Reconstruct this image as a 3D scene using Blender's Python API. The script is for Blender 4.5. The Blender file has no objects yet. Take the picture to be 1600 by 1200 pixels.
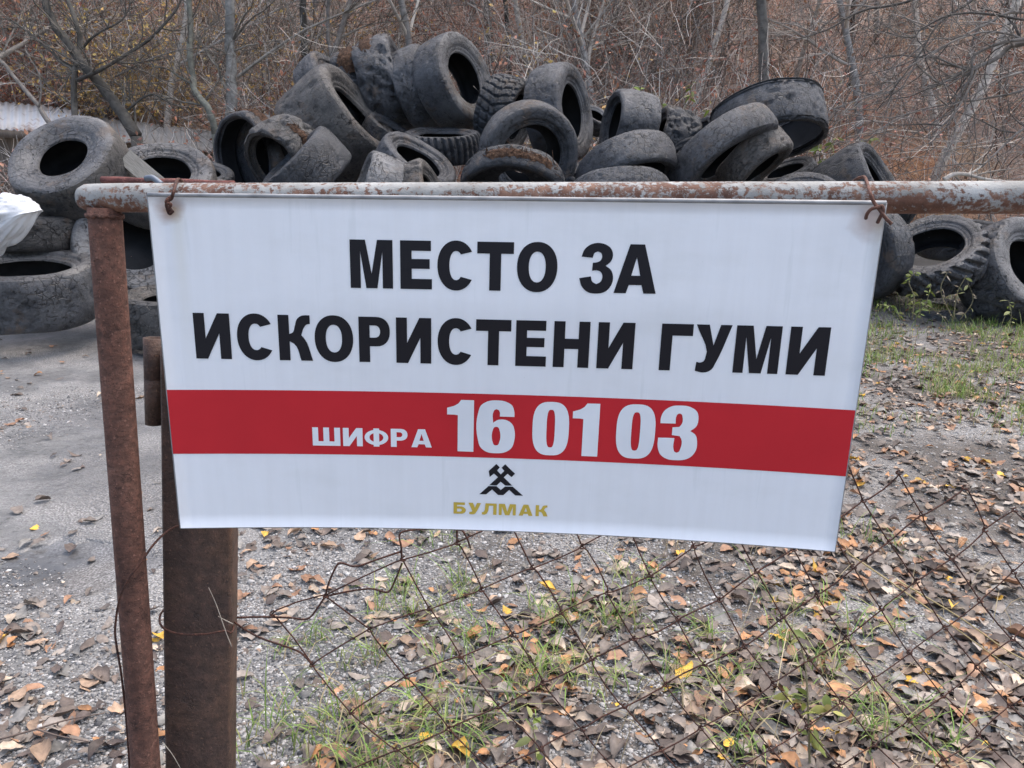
import bpy, math, random
import numpy as np
from mathutils import Vector, Matrix
S = bpy.context.scene
C = S.collection
R_ = math.radians
# ---------------------------------------------------------------- camera, world, sun, exposure
CAMZ, PITCH, F = 1.35, R_(15.0), 1200.0
cam = bpy.data.cameras.new('camera'); camo = bpy.data.objects.new('camera', cam); C.objects.link(camo)
cam.sensor_width = 36.0; cam.lens = 27.0; cam.clip_start = 0.05; cam.clip_end = 500
camo.location = (0, 0, CAMZ); camo.rotation_euler = (math.pi / 2 - PITCH, 0, 0)
S.camera = camo
SUN_EL, SUN_AZ = R_(66), R_(50)
W = bpy.data.worlds.new('World'); S.world = W; W.use_nodes = True
wn = W.node_tree.nodes; wl = W.node_tree.links
sky = wn.new('ShaderNodeTexSky'); sky.sky_type = 'NISHITA'; sky.sun_disc = False
sky.sun_elevation = SUN_EL; sky.sun_rotation = SUN_AZ; sky.air_density = 1.0; sky.dust_density = 4.5; sky.ozone_density = 1.0
bg = wn['Background']; bg.inputs['Strength'].default_value = 0.13
wl.new(sky.outputs[0], bg.inputs['Color'])
sl = bpy.data.lights.new('sun', 'SUN'); sl.energy = 1.1; sl.angle = R_(110); sl.color = (1.0, 0.975, 0.945)
so = bpy.data.objects.new('sun', sl); C.objects.link(so)
sd = Vector((math.sin(SUN_AZ) * math.cos(SUN_EL), math.cos(SUN_AZ) * math.cos(SUN_EL), math.sin(SUN_EL)))
so.rotation_euler = sd.to_track_quat('Z', 'Y').to_euler(); so.location = (0, 0, 30)
S.view_settings.view_transform = 'Standard'; S.view_settings.look = 'None'
S.view_settings.exposure = 1.4; S.view_settings.gamma = 1.0
S.render.engine = 'CYCLES'; S.cycles.use_denoising = True; S.cycles.use_adaptive_sampling = True; S.cycles.adaptive_threshold = 0.025; S.cycles.max_bounces = 6; S.cycles.diffuse_bounces = 5
S.render.resolution_x = 1024; S.render.resolution_y = 768

# ---------------------------------------------------------------- helpers
rng = np.random.default_rng(7)
FW = np.array([0, math.cos(PITCH), -math.sin(PITCH)]); UP = np.array([0, math.sin(PITCH), math.cos(PITCH)]); RT = np.array([1., 0, 0])
CAM = np.array([0, 0, CAMZ])
def P(px, py, d):
    """world point seen at photo coordinate (1600x1200) at depth d"""
    return CAM + d * (FW + RT * ((px - 800) / F) - UP * ((py - 600) / F))
def G(px, py, z=0.0):
    v = FW + RT * ((px - 800) / F) - UP * ((py - 600) / F)
    return CAM + v * ((z - CAMZ) / v[2])
_T = rng.random((64, 64, 64))
def vn(p):
    p = np.asarray(p, float); i = np.floor(p).astype(int); f = p - i; f = f * f * (3 - 2 * f)
    def t(a, b, c): return _T[(i[:, 0] + a) & 63, (i[:, 1] + b) & 63, (i[:, 2] + c) & 63]
    x, y, z = f[:, 0], f[:, 1], f[:, 2]
    def lx(b, c): return t(0, b, c) * (1 - x) + t(1, b, c) * x
    return (lx(0, 0) * (1 - y) + lx(1, 0) * y) * (1 - z) + (lx(0, 1) * (1 - y) + lx(1, 1) * y) * z
def fbm(p, o=3):
    p = np.asarray(p, float); s = 0; a = 1; n = 0
    for k in range(o):
        s = s + a * vn(p * 2 ** k + 17.3 * k); n += a; a *= .5
    return s / n
def n2(x, y, s, o=3, k=0): return fbm(np.stack([x * s + k, y * s - k, np.full_like(x, k * 1.7 + .3)], 1), o)
def ss(a, b, x):
    t = np.clip((x - a) / (b - a), 0, 1); return t * t * (3 - 2 * t)

def mesh(name, v, faces, col=None, smooth=False, uv=None):
    """faces: list of int arrays (n,k)"""
    me = bpy.data.meshes.new(name); v = np.asarray(v, np.float32)
    if not isinstance(faces, list): faces = [faces]
    faces = [np.asarray(f, np.int32) for f in faces if len(f)]
    me.vertices.add(len(v)); me.vertices.foreach_set('co', v.ravel())
    lv = np.concatenate([f.ravel() for f in faces]); tot = np.concatenate([np.full(len(f), f.shape[1], np.int32) for f in faces])
    st = np.concatenate([[0], np.cumsum(tot)[:-1]]).astype(np.int32)
    me.loops.add(len(lv)); me.loops.foreach_set('vertex_index', lv)
    me.polygons.add(len(tot)); me.polygons.foreach_set('loop_start', st)
    try: me.polygons.foreach_set('loop_total', tot)
    except Exception: pass
    if smooth: me.polygons.foreach_set('use_smooth', np.ones(len(tot), bool))
    if col is not None:
        a = me.attributes.new('col', 'FLOAT_COLOR', 'POINT'); c = np.ones((len(v), 4), np.float32); c[:, :3] = col
        a.data.foreach_set('color', c.ravel())
    if uv is not None:
        l = me.uv_layers.new(name='UVMap'); l.data.foreach_set('uv', np.asarray(uv, np.float32)[lv].ravel())
    me.update(calc_edges=True); me.validate()
    return me
def obj(name, me, mat=None, parent=None, label=None, cat=None, group=None, kind=None):
    o = bpy.data.objects.new(name, me); C.objects.link(o)
    if mat is not None and me is not None:
        me.materials.append(mat)
    if parent is not None: o.parent = parent
    return tag(o, label, cat, group, kind)
def tag(o, label=None, cat=None, group=None, kind=None):
    for k, x in (('label', label), ('category', cat), ('group', group), ('kind', kind)):
        if x: o[k] = x
    return o
def thing(name, label, cat, loc=(0, 0, 0), group=None):
    o = bpy.data.objects.new(name, None); C.objects.link(o); o.location = loc; o.empty_display_size = .1
    return tag(o, label, cat, group)
class MB:
    def __init__(s): s.v = []; s.f = {}; s.c = []; s.n = 0
    def add(s, v, f, c=None):
        v = np.asarray(v, float)
        for q in (f if isinstance(f, list) else [f]):
            q = np.asarray(q); s.f.setdefault(q.shape[1], []).append(q + s.n)
        s.v.append(v); s.n += len(v)
        if c is not None: s.c.append(np.broadcast_to(np.asarray(c, float), (len(v), 3)))
    def mesh(s, name, smooth=False, off=None):
        v = np.concatenate(s.v)
        if off is not None: v = v - np.asarray(off)
        return mesh(name, v, [np.concatenate(q) for q in s.f.values()], np.concatenate(s.c) if s.c else None, smooth)
def tube(pts, r, n=6, cap=True):
    pts = np.asarray(pts, float); m = len(pts); r = np.broadcast_to(np.asarray(r, float), (m,))
    t = np.gradient(pts, axis=0); t /= np.linalg.norm(t, axis=1)[:, None] + 1e-9
    a = np.cross(t[0], [0, 0, 1.]);
    if np.linalg.norm(a) < .1: a = np.cross(t[0], [1., 0, 0])
    V = np.zeros((m, n, 3)); an = np.arange(n) * 2 * math.pi / n
    for k in range(m):
        a = a - t[k] * a.dot(t[k]); a /= np.linalg.norm(a) + 1e-9; b = np.cross(t[k], a)
        V[k] = pts[k] + r[k] * (np.cos(an)[:, None] * a + np.sin(an)[:, None] * b)
    i = np.arange(n); j = (i + 1) % n
    q = np.concatenate([np.stack([k * n + i, k * n + j, (k + 1) * n + j, (k + 1) * n + i], 1) for k in range(m - 1)])
    f = [q]
    if cap: f.append(np.stack([i[::-1], (m - 1) * n + i], 0))
    return V.reshape(-1, 3), f
def smooth_path(pts, n=8):
    pts = np.asarray(pts, float); p = np.concatenate([[2 * pts[0] - pts[1]], pts, [2 * pts[-1] - pts[-2]]]); out = []
    for k in range(1, len(p) - 2):
        for t in np.arange(n) / n:
            out.append(.5 * (2 * p[k] + (p[k + 1] - p[k - 1]) * t + (2 * p[k - 1] - 5 * p[k] + 4 * p[k + 1] - p[k + 2]) * t * t + (3 * p[k] - p[k - 1] - 3 * p[k + 1] + p[k + 2]) * t ** 3))
    out.append(pts[-1]); return np.array(out)
def box_v(c, ax, ay, az):
    c = np.asarray(c); v = [c + sx * np.asarray(ax) + sy * np.asarray(ay) + sz * np.asarray(az) for sx in (-1, 1) for sy in (-1, 1) for sz in (-1, 1)]
    return v, np.array([[0, 1, 3, 2], [4, 6, 7, 5], [0, 4, 5, 1], [2, 3, 7, 6], [0, 2, 6, 4], [1, 5, 7, 3]])

# ---------------------------------------------------------------- materials
class NT:
    def __init__(s, name):
        s.m = bpy.data.materials.new(name); s.m.use_nodes = True; s.t = s.m.node_tree; s.b = s.t.nodes['Principled BSDF']
        s.co = s.t.nodes.new('ShaderNodeTexCoord')
    def n(s, ty, **kw):
        x = s.t.nodes.new('ShaderNode' + ty)
        for k, v in kw.items():
            if k in x.inputs.keys():
                s.put(x.inputs[k], v)
            else: setattr(x, k, v)
        return x
    def put(s, i, v):
        if hasattr(v, 'is_linked'): s.t.links.new(v, i)
        elif isinstance(v, (tuple, list)) and len(v) == 3 and i.type == 'RGBA': i.default_value = (*v, 1)
        else: i.default_value = v
    def noise(s, sc, det=4, rough=.55, vec=None, dist=0):
        x = s.n('TexNoise', Scale=sc, Detail=det, Roughness=rough, Distortion=dist); s.t.links.new(vec or s.co.outputs['Object'], x.inputs['Vector']); return x.outputs['Fac']
    def vor(s, sc, feature='F1', vec=None):
        x = s.n('TexVoronoi', feature=feature); x.inputs['Scale'].default_value = sc; s.t.links.new(vec or s.co.outputs['Object'], x.inputs['Vector']); return x.outputs['Distance']
    def ramp(s, fac, stops):
        x = s.n('ValToRGB'); s.t.links.new(fac, x.inputs[0]); e = x.color_ramp.elements
        while len(e) < len(stops): e.new(.5)
        for q, (p, c) in zip(e, stops): q.position = p; q.color = (*c, 1) if len(c) == 3 else c
        return x.outputs[0]
    def g(s, fac, a, b): # grey ramp
        return s.ramp(fac, [(a, (0, 0, 0)), (b, (1, 1, 1))])
    def mix(s, f, a, b, bt='MIX'):
        x = s.n('MixRGB', blend_type=bt); s.put(x.inputs[0], f); s.put(x.inputs[1], a); s.put(x.inputs[2], b); return x.outputs[0]
    def math(s, op, a, b=0.):
        x = s.n('Math', operation=op); s.put(x.inputs[0], a); s.put(x.inputs[1], b); return x.outputs[0]
    def attr(s): return s.n('Attribute', attribute_name='col').outputs['Color']
    def map(s, sc, vec=None):
        x = s.n('Mapping'); s.t.links.new(vec or s.co.outputs['Object'], x.inputs[0]); x.inputs['Scale'].default_value = sc; return x.outputs[0]
    def fin(s, col, rough=.8, bump=None, bs=.3, bd=.01, metal=0, spec=None):
        s.put(s.b.inputs['Base Color'], col); s.put(s.b.inputs['Roughness'], rough); s.put(s.b.inputs['Metallic'], metal)
        if spec is not None: s.b.inputs['Specular IOR Level'].default_value = spec
        if bump is not None:
            x = s.n('Bump', Strength=bs, Distance=bd); s.t.links.new(bump, x.inputs['Height']); s.t.links.new(x.outputs[0], s.b.inputs['Normal'])
        return s.m
def m_attr(name, rough=.8, bumpsc=None, vary=.35, sc=8, transl=0):
    k = NT(name); v = k.ramp(k.noise(sc, 3), [(.3, (1 - vary,) * 3), (.7, (1 + vary,) * 3)])
    c = k.mix(1., k.attr(), v, 'MULTIPLY')
    m = k.fin(c, rough, k.noise(bumpsc, 4) if bumpsc else None, .4, .004)
    if transl:
        tr = k.n('BsdfTranslucent'); k.t.links.new(c, tr.inputs[0]); mx = k.n('MixShader'); mx.inputs[0].default_value = transl
        k.t.links.new(k.b.outputs[0], mx.inputs[1]); k.t.links.new(tr.outputs[0], mx.inputs[2]); k.t.links.new(mx.outputs[0], k.t.nodes['Material Output'].inputs[0])
    return m
def m_rubber(name, dark, light, dust, dustamt):
    k = NT(name)
    oi = k.n('ObjectInfo')
    off = k.n('VectorMath', operation='ADD'); k.t.links.new(k.co.outputs['Object'], off.inputs[0]); k.t.links.new(oi.outputs['Location'], off.inputs[1]); v = off.outputs[0]
    c = k.ramp(k.noise(6, 9, .72, v), [(.34, dark), (.66, light)])
    c = k.mix(k.math('MULTIPLY', k.g(k.noise(2.0, 7, .66, v), .44, .64), dustamt), c, dust)
    sc = k.noise(1, 6, .75, k.map((70, 70, 10), v))
    c = k.mix(k.math('MULTIPLY', k.g(sc, .55, .68), .4), c, tuple(min(1, x * 2.0) for x in light))
    pit = k.math('MULTIPLY', k.g(k.noise(27, 3, .6, k.map((1, 1, 1.8), v), 1.1), .575, .62), k.g(k.noise(3.3, 3, .5, v), .42, .55))
    cr = k.vor(15, 'DISTANCE_TO_EDGE', v)
    crk = k.math('MULTIPLY', k.ramp(cr, [(0, (1, 1, 1)), (.04, (0, 0, 0))]), k.g(k.noise(3.1, 3, .5, v), .47, .57))
    hole = k.math('MAXIMUM', pit, k.math('MULTIPLY', crk, .8))
    c = k.mix(k.math('MULTIPLY', hole, .9), c, (.008, .008, .009))
    mud = k.math('MULTIPLY', k.g(k.noise(2.9, 6, .7, v), .57, .64), .7); c = k.mix(mud, c, (.11, .078, .055))
    h = k.math('ADD', k.math('MULTIPLY', k.noise(45, 7, .75, v), .7), k.math('MULTIPLY', k.noise(11, 6, .65, v), .5))
    h = k.math('SUBTRACT', h, k.math('MULTIPLY', hole, .9))
    r = k.ramp(k.noise(9, 5, .6, v), [(.3, (.32,) * 3), (.7, (.62,) * 3)])
    return k.fin(c, r, h, 1, .022, spec=.6)
RUB = [m_rubber('rubber_blue_black', (.008, .009, .011), (.036, .040, .048), (.085, .092, .104), .4),
       m_rubber('rubber_grey', (.012, .0125, .0145), (.070, .074, .085), (.145, .147, .152), .5),
       m_rubber('rubber_muddy', (.014, .0135, .0135), (.080, .076, .073), (.165, .145, .125), .55),
       m_rubber('rubber_pale', (.04, .04, .042), (.165, .168, .176), (.27, .266, .26), .6),
       m_rubber('rubber_scuffed_sidewall', (.03, .03, .032), (.112, .112, .118), (.20, .192, .18), .6)]
k = NT('rubber_lining'); LINING = k.fin(k.ramp(k.noise(5), [(.3, (.006, .006, .007)), (.7, (.02, .02, .022))]), .8, k.noise(20), .3)
k = NT('rusty_cords')
cv = k.noise(1, 6, .75, k.map((40, 40, 40)))
CORD = k.fin(k.ramp(cv, [(.3, (.02, .012, .008)), (.5, (.085, .042, .022)), (.62, (.17, .09, .048)), (.78, (.34, .28, .23))]), .9, cv, 1, .03)
def m_rust(name, a, b, c, sc=9, rough=.85):
    k = NT(name); f = k.noise(sc, 8, .7); g = k.noise(sc * 9, 4, .6); cc = k.ramp(f, [(.28, a), (.5, b), (.74, c)])
    cc = k.mix(.5, cc, k.ramp(g, [(.32, (.30, .30, .30)), (.5, (.95, .92, .9)), (.72, (1.9, 1.7, 1.6))]), 'MULTIPLY')
    sp = k.noise(230, 3, .7); cc = k.mix(k.math('MULTIPLY', k.g(sp, .57, .64), .55), cc, tuple(x * .35 for x in a)); sp2 = k.noise(150, 3, .7, k.map((1.2, 1, 1))); cc = k.mix(k.math('MULTIPLY', k.g(sp2, .61, .67), .5), cc, tuple(min(1, x * 2.1) for x in c))
    fl = k.g(k.noise(sc * 1.8, 6, .75), .60, .63); cc = k.mix(k.math('MULTIPLY', fl, .45), cc, tuple(x * .6 for x in a))
    st = k.noise(1, 5, .6, k.map((30, 30, 1.2)))
    cc = k.mix(k.math('MULTIPLY', k.g(st, .55, .72), .4), cc, tuple(x * .45 for x in a))
    return k.fin(cc, rough, k.math('SUBTRACT', k.math('ADD', k.math('ADD', g, f), k.math('MULTIPLY', sp, .6)), k.math('MULTIPLY', fl, .6)), .8, .004, metal=.1)
RUST_PIPE = m_rust('rust_brown_pipe', (.068, .031, .022), (.128, .060, .042), (.18, .092, .066))
RUST_POST = m_rust('rust_dark_plate', (.048, .028, .021), (.076, .045, .034), (.115, .064, .040), 6, .62)
RUST_WIRE = m_rust('rust_wire', (.040, .020, .016), (.075, .032, .022), (.13, .05, .03), 30)
RUST_RED = m_rust('rust_red_bar', (.10, .035, .03), (.17, .06, .05), (.22, .1, .08))
k = NT('flaking_paint_rail')
pv = k.map((5, 26, 26)); f = k.noise(1.6, 8, .72, pv); big = k.noise(3.2, 3, .5, k.map((1.7, 3, 3)))
sx = k.n('SeparateXYZ'); k.t.links.new(k.co.outputs['Object'], sx.inputs[0])
low = k.math('MULTIPLY', sx.outputs['Z'], -9.0)
ff = k.math('ADD', k.math('ADD', k.math('MULTIPLY', f, .8), k.math('MULTIPLY', big, .68)), k.math('MULTIPLY', low, .7))
fine = k.noise(120, 4, .7)
ff = k.math('ADD', ff, k.math('MULTIPLY', k.math('SUBTRACT', fine, .5), 1.25))
rustc = k.ramp(k.noise(25, 6, .7), [(.3, (.06, .025, .015)), (.5, (.15, .068, .042)), (.72, (.29, .17, .115))])
pc = k.ramp(k.noise(14, 5, .6), [(.3, (.19, .185, .17)), (.7, (.40, .40, .385))])
msk = k.g(ff, .66, .80)
RAIL = k.fin(k.mix(msk, pc, rustc), .75, k.math('SUBTRACT', fine, k.math('MULTIPLY', msk, .8)), .5, .004)

# ---------------------------------------------------------------- ground and hillside
YH = 12.6
def height(x, y):
    x = np.asarray(x, float); y = np.asarray(y, float)
    h = .05 * (n2(x, y, .6, 3) - .5) * ss(1.0, 4, np.abs(y)) + .018 * (n2(x, y, 4, 3, 5) - .5) + .007 * (n2(x, y, 22, 2, 9) - .5)
    # earth heap beneath the tyre pile
    ex = np.clip((x - .35) / 4.2, -1, 1); ey = np.clip((y - 9.3) / 2.2, -1, 1)
    h = h + 1.25 * (1 - ex ** 2) * (1 - ey ** 2) * (.75 + .5 * n2(x, y, 1.3, 3, 2))
    t = np.maximum(0, y - YH + 1.5)
    h = h + .5 * t * ss(0, 3.5, t) + 1.2 * (n2(x, y, .22, 3, 11) - .5) * ss(2, 9, t) + .25 * (n2(x, y, 1.1, 3, 13) - .5) * ss(.5, 4, t)
    # left track: wheel rut with a shallow puddle
    h = h - .03 * np.exp(-(((x + 1.62) / .32) ** 2 + ((y - 2.52) / .25) ** 2))
    return h
def axis_pts(lo, hi, c0, c1, fine, grow):
    a = list(np.arange(c0, c1, fine)); s = fine; p = a[-1]
    while p < hi: s *= grow; p = min(hi, p + s); a.append(p)
    s = fine; p = c0; b = []
    while p > lo: s *= grow; p = max(lo, p - s); b.append(p)
    return np.array(b[::-1] + a)
def sheet(xs, ys):
    X, Y = np.meshgrid(xs, ys); x = X.ravel(); y = Y.ravel(); v = np.stack([x, y, height(x, y)], 1)
    nx = len(xs); i, j = np.meshgrid(np.arange(nx - 1), np.arange(len(ys) - 1)); a = (j * nx + i).ravel()
    return v, np.stack([a, a + 1, a + nx + 1, a + nx], 1)
k = NT('muddy_ground'); ob = k.co.outputs['Object']
sx = k.n('SeparateXYZ'); k.t.links.new(ob, sx.inputs[0])
wob = k.math('MULTIPLY', k.math('SUBTRACT', k.noise(.9, 4), .5), 1.6); wb2 = k.math('MULTIPLY', k.math('SUBTRACT', k.noise(4.5, 5, .6), .5), .5)
xx = k.math('ADD', sx.outputs['X'], wob)
side = k.g(k.math('MULTIPLY', k.math('ADD', xx, 2.5), .2), .36, .52)     # 0 = bare track, 1 = leafy verge
mud = k.ramp(k.noise(2.2, 6, .6), [(.3, (.105, .106, .106)), (.5, (.16, .161, .161)), (.7, (.215, .216, .218))])
soil = k.ramp(k.noise(5, 6, .65), [(.3, (.055, .047, .040)), (.55, (.10, .088, .077)), (.75, (.17, .155, .14))])
grav = k.ramp(k.vor(95), [(0, (.62, .61, .59)), (.3, (.38, .37, .36)), (.55, (.10, .095, .09))])
grav2 = k.ramp(k.noise(160, 2, .5), [(.35, (.12, .12, .12)), (.5, (.3, .29, .28)), (.7, (.62, .61, .58))])
gm = k.math('MULTIPLY', k.g(k.noise(1.1, 5, .6), .44, .58), .85)
fl = k.math('MULTIPLY', k.g(k.noise(24, 5, .65, k.map((1, 1.6, 1))), .54, .62), .7); mud = k.mix(fl, mud, (.06, .058, .056)); fl2 = k.math('MULTIPLY', k.g(k.noise(41, 4, .6), .60, .70), .4); mud = k.mix(fl2, mud, (.36, .35, .34))
col = k.mix(side, mud, soil); col = k.mix(gm, col, k.mix(.5, grav, grav2))
far = k.g(k.math('MULTIPLY', sx.outputs['Y'], .1), .62, .9)
col = k.mix(k.math('MULTIPLY', k.math('MULTIPLY', far, side), .8), col, (.075, .068, .058))
wet = k.g(k.noise(.75, 3, .5), .46, .60); wet = k.math('MULTIPLY', wet, k.math('SUBTRACT', 1., side))
px_ = k.math('POWER', k.math('DIVIDE', k.math('ADD', k.math('ADD', sx.outputs['X'], wb2), 1.62), .34), 2.); py_ = k.math('POWER', k.math('DIVIDE', k.math('SUBTRACT', k.math('ADD', sx.outputs['Y'], k.math('MULTIPLY', wb2, .8)), 2.52), .26), 2.)
pud = k.ramp(k.math('ADD', px_, py_), [(.7, (1, 1, 1)), (1.0, (0, 0, 0))])
col = k.mix(k.math('MULTIPLY', k.math('MAXIMUM', wet, pud), .6), col, k.mix(1., col, (.55, .55, .57), 'MULTIPLY'))
rough = k.mix(pud, k.mix(wet, (.85,) * 3, (.36,) * 3), (.12,) * 3)
bh = k.math('ADD', k.math('MULTIPLY', k.noise(26, 7, .7), 1.5), k.math('MULTIPLY', k.math('SUBTRACT', 1., k.vor(95)), gm))
bh = k.math('ADD', bh, k.math('MULTIPLY', k.noise(9, 5, .6), 1.5)); bh = k.math('MULTIPLY', bh, k.math('SUBTRACT', 1., pud))
GROUND = k.fin(col, rough, bh, .7, .014)
v, f = sheet(axis_pts(-60, 60, -3, 3.2, .035, 1.06), np.concatenate([[-30, -12, -5, -2, -.5], np.arange(.8, 5, .035), np.arange(5, YH, .1), [YH]]))
obj('ground', mesh('ground', v, f, smooth=True), GROUND, kind='structure')
k = NT('leaf_littered_slope')
c = k.ramp(k.noise(9, 8, .75), [(.28, (.10, .072, .058)), (.45, (.30, .205, .16)), (.58, (.43, .31, .25)), (.75, (.58, .49, .42))])
c = k.mix(k.g(k.noise(.35, 4, .6), .45, .65), c, k.mix(1., c, (1.06, .80, .70), 'MULTIPLY'))
c = k.mix(k.g(k.noise(.23, 3, .5), .52, .66), c, k.mix(1., c, (1.12, 1.0, .72), 'MULTIPLY'))
HILLM = k.fin(c, .95, k.noise(14, 6, .7), 1, .08)
v, f = sheet(axis_pts(-70, 70, -10, 12, .4, 1.15), np.concatenate([np.arange(YH, 34, .35), np.arange(34, 110, 4)]))
obj('hillside', mesh('hillside', v, f, smooth=True), HILLM, kind='structure')

# ---------------------------------------------------------------- sign on the gate
TL, TR, BR, BL = (np.array(p, float) for p in ((230, 304.5), (1385, 317.5), (1304.5, 862), (281.5, 825.5)))
DTL, DTR, DBR, DBL = 1.085, .985, 1.105, 1.205
def spx(u, v):
    u = np.asarray(u, float); v = np.asarray(v, float)
    q = (TL * ((1 - u) * (1 - v))[..., None] + TR * (u * (1 - v))[..., None] + BR * (u * v)[..., None] + BL * ((1 - u) * v)[..., None])
    b = 14 * np.clip((v - .33) / .67, 0, 1) ** .85 * 4 * u * (1 - u); q[..., 1] -= b
    return q, b
def sdep(u, v, b):
    return 1 / ((1 - u) * (1 - v) / DTL + u * (1 - v) / DTR + u * v / DBR + (1 - u) * v / DBL) + b * .0021
def suv(x, y):
    u, v = (x - 250) / 1120, (y - 310) / 530
    for _ in range(30):
        e = 1e-4; q = spx(np.array([u, u + e, u]), np.array([v, v, v + e]))[0]
        J = np.stack([(q[1] - q[0]) / e, (q[2] - q[0]) / e], 1); d = np.linalg.solve(J, np.array([x, y]) - q[0]); u += d[0]; v += d[1]
    return u, v
def spt(u, v, off=0.):
    u = np.asarray(u, float); v = np.asarray(v, float); q, b = spx(u, v); d = sdep(u, v, b)
    p = P(q[..., 0][..., None], q[..., 1][..., None], d[..., None])
    return p + off * SN
_a, _b, _c = P(*TL, DTL), P(*TR, DTR), P(*BL, DBL); SN = np.cross(_c - _a, _b - _a); SN /= np.linalg.norm(SN)
if SN[1] > 0: SN = -SN
sign = thing('sign', 'white rectangular sign with black Cyrillic lettering and red band wired to the gate rail', 'sign', P(*TL, DTL))
SO = np.array(sign.location)
nu, nv = 48, 24
U, V = np.meshgrid(np.linspace(0, 1, nu + 1), np.linspace(0, 1, nv + 1))
fr = spt(U, V).reshape(-1, 3); bk = spt(U, V, -.004).reshape(-1, 3); N = len(fr)
i, j = np.meshgrid(np.arange(nu), np.arange(nv)); a = (j * (nu + 1) + i).ravel(); q = np.stack([a, a + nu + 1, a + nu + 2, a + 1], 1)
ring = np.concatenate([np.arange(nu + 1), (np.arange(1, nv + 1)) * (nu + 1) + nu, nv * (nu + 1) + np.arange(nu - 1, -1, -1), np.arange(nv - 1, 0, -1) * (nu + 1)])
rn = np.roll(ring, -1); sq = np.stack([ring, rn, rn + N, ring + N], 1)
uvs = np.stack([U.ravel(), 1 - V.ravel()], 1); uvs = np.concatenate([uvs, uvs * 0 + .5])
k = NT('white_sign_sheet'); uv = k.co.outputs['UV']
streak = k.noise(1, 4, .6, k.map((46, 1.6, 1), uv)); blot = k.noise(5, 5, .6, uv)
c = k.ramp(streak, [(.3, (.81, .813, .823)), (.6, (.84, .845, .86)), (.78, (.75, .76, .765))]); c = k.mix(k.math('MULTIPLY', k.g(blot, .52, .75), .35), c, (.68, .69, .67))
spk = k.ramp(k.vor(38, 'F1', k.map((2, 1, 1), uv)), [(.018, (1, 1, 1)), (.03, (0, 0, 0))]); c = k.mix(k.math('MULTIPLY', spk, k.math('MULTIPLY', k.g(k.noise(7, 2, .5, uv), .58, .66), .6)), c, (.3, .28, .25))
def stain(c, hu, hv, rad, amt, drip):
    s = k.n('SeparateXYZ'); k.t.links.new(uv, s.inputs[0])
    dx = k.math('MULTIPLY', k.math('SUBTRACT', s.outputs['X'], hu), 2.1); dy = k.math('SUBTRACT', s.outputs['Y'], 1 - hv)
    d = k.math('SQRT', k.math('ADD', k.math('POWER', dx, 2.), k.math('POWER', dy, 2.)))
    d = k.math('ADD', d, k.math('MULTIPLY', k.math('SUBTRACT', k.noise(30, 3, .5, uv), .5), rad * .8))
    f = k.math('MULTIPLY', k.ramp(d, [(rad * .25, (1, 1, 1)), (rad, (0, 0, 0))]), amt)
    c = k.mix(f, c, (.28, .13, .05))
    # thin run below the hole
    w = k.ramp(k.math('ABSOLUTE', k.math('SUBTRACT', dx, .02)), [(.004, (1, 1, 1)), (.028, (0, 0, 0))])
    run = k.math('MULTIPLY', w, k.ramp(dy, [(.0, (1, 1, 1)), (.02, (0, 0, 0))])); run = k.math('MULTIPLY', run, k.ramp(k.math('MULTIPLY', dy, -1.), [(0, (1, 1, 1)), (drip, (0, 0, 0))]))
    return k.mix(k.math('MULTIPLY', run, .22), c, (.62, .55, .33))
h1, h2 = suv(265, 328), suv(1366, 345)
c = stain(c, *h1, .05, .8, .5); c = stain(c, *h2, .075, .55, .25)
SIGNM = k.fin(c, .38, k.noise(9, 3, .5, uv), .12, .01, spec=.4)
obj('panel', mesh('panel', np.concatenate([fr, bk]) - SO, [np.concatenate([q, q[:, ::-1] + N, sq[:, ::-1]])], smooth=False, uv=uvs), SIGNM, sign)
k = NT('grey_edge_trim'); TRIM = k.fin(k.ramp(k.noise(30), [(.3, (.20, .20, .20)), (.7, (.34, .34, .34))]), .55, metal=.4)
mb = MB()
def uvpath(pts, n=40):
    o = []
    for (u0, v0), (u1, v1) in zip(pts, pts[1:]):
        for t in np.arange(n) / n: o.append((u0 + (u1 - u0) * t, v0 + (v1 - v0) * t))
    o.append(pts[-1]); return np.array(o)
for pts, r in (([(0, 0), (1, 0)], .0033), ([(1, 0), (1, 1)], .0016), ([(1, 1), (0, 1)], .0016), ([(0, 1), (0, 0)], .0018)):
    w = uvpath(pts); mb.add(*tube(spt(w[:, 0], w[:, 1], -.0015), r, 8))
obj('edge_trim', mb.mesh('edge_trim', True, SO), TRIM, sign)
# red band
def flat(name, rgb, rough=.4):
    k = NT(name); b = k.noise(6, 4); return k.fin(k.ramp(b, [(.3, tuple(x * .93 for x in rgb)), (.7, tuple(min(1, x * 1.06) for x in rgb))]), rough, spec=.22)
RED = flat('red_vinyl', (.56, .022, .030), .6); BLACK = flat('black_vinyl', (.014, .013, .017)); WHITE = flat('white_vinyl', (.80, .81, .83)); GOLD = flat('gold_vinyl', (.60, .43, .07))
vt = [suv(258.5, 609)[1], suv(795, 616.5)[1], suv(1334, 641)[1]]; vb = [suv(269, 709)[1], suv(795, 716)[1], suv(1319, 744)[1]]
us = np.linspace(.0008, .9992, 61); ct = np.polyfit([0, .5, 1], vt, 2); cb = np.polyfit([0, .5, 1], vb, 2)
vv = np.stack([np.polyval(ct, us) * (1 - t) + np.polyval(cb, us) * t for t in np.linspace(0, 1, 7)]); uu = np.broadcast_to(us, vv.shape)
i, j = np.meshgrid(np.arange(60), np.arange(6)); a = (j * 61 + i).ravel()
obj('red_band', mesh('red_band', spt(uu, vv, .0006).reshape(-1, 3) - SO, np.stack([a, a + 61, a + 62, a + 1], 1)), RED, sign)
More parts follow.
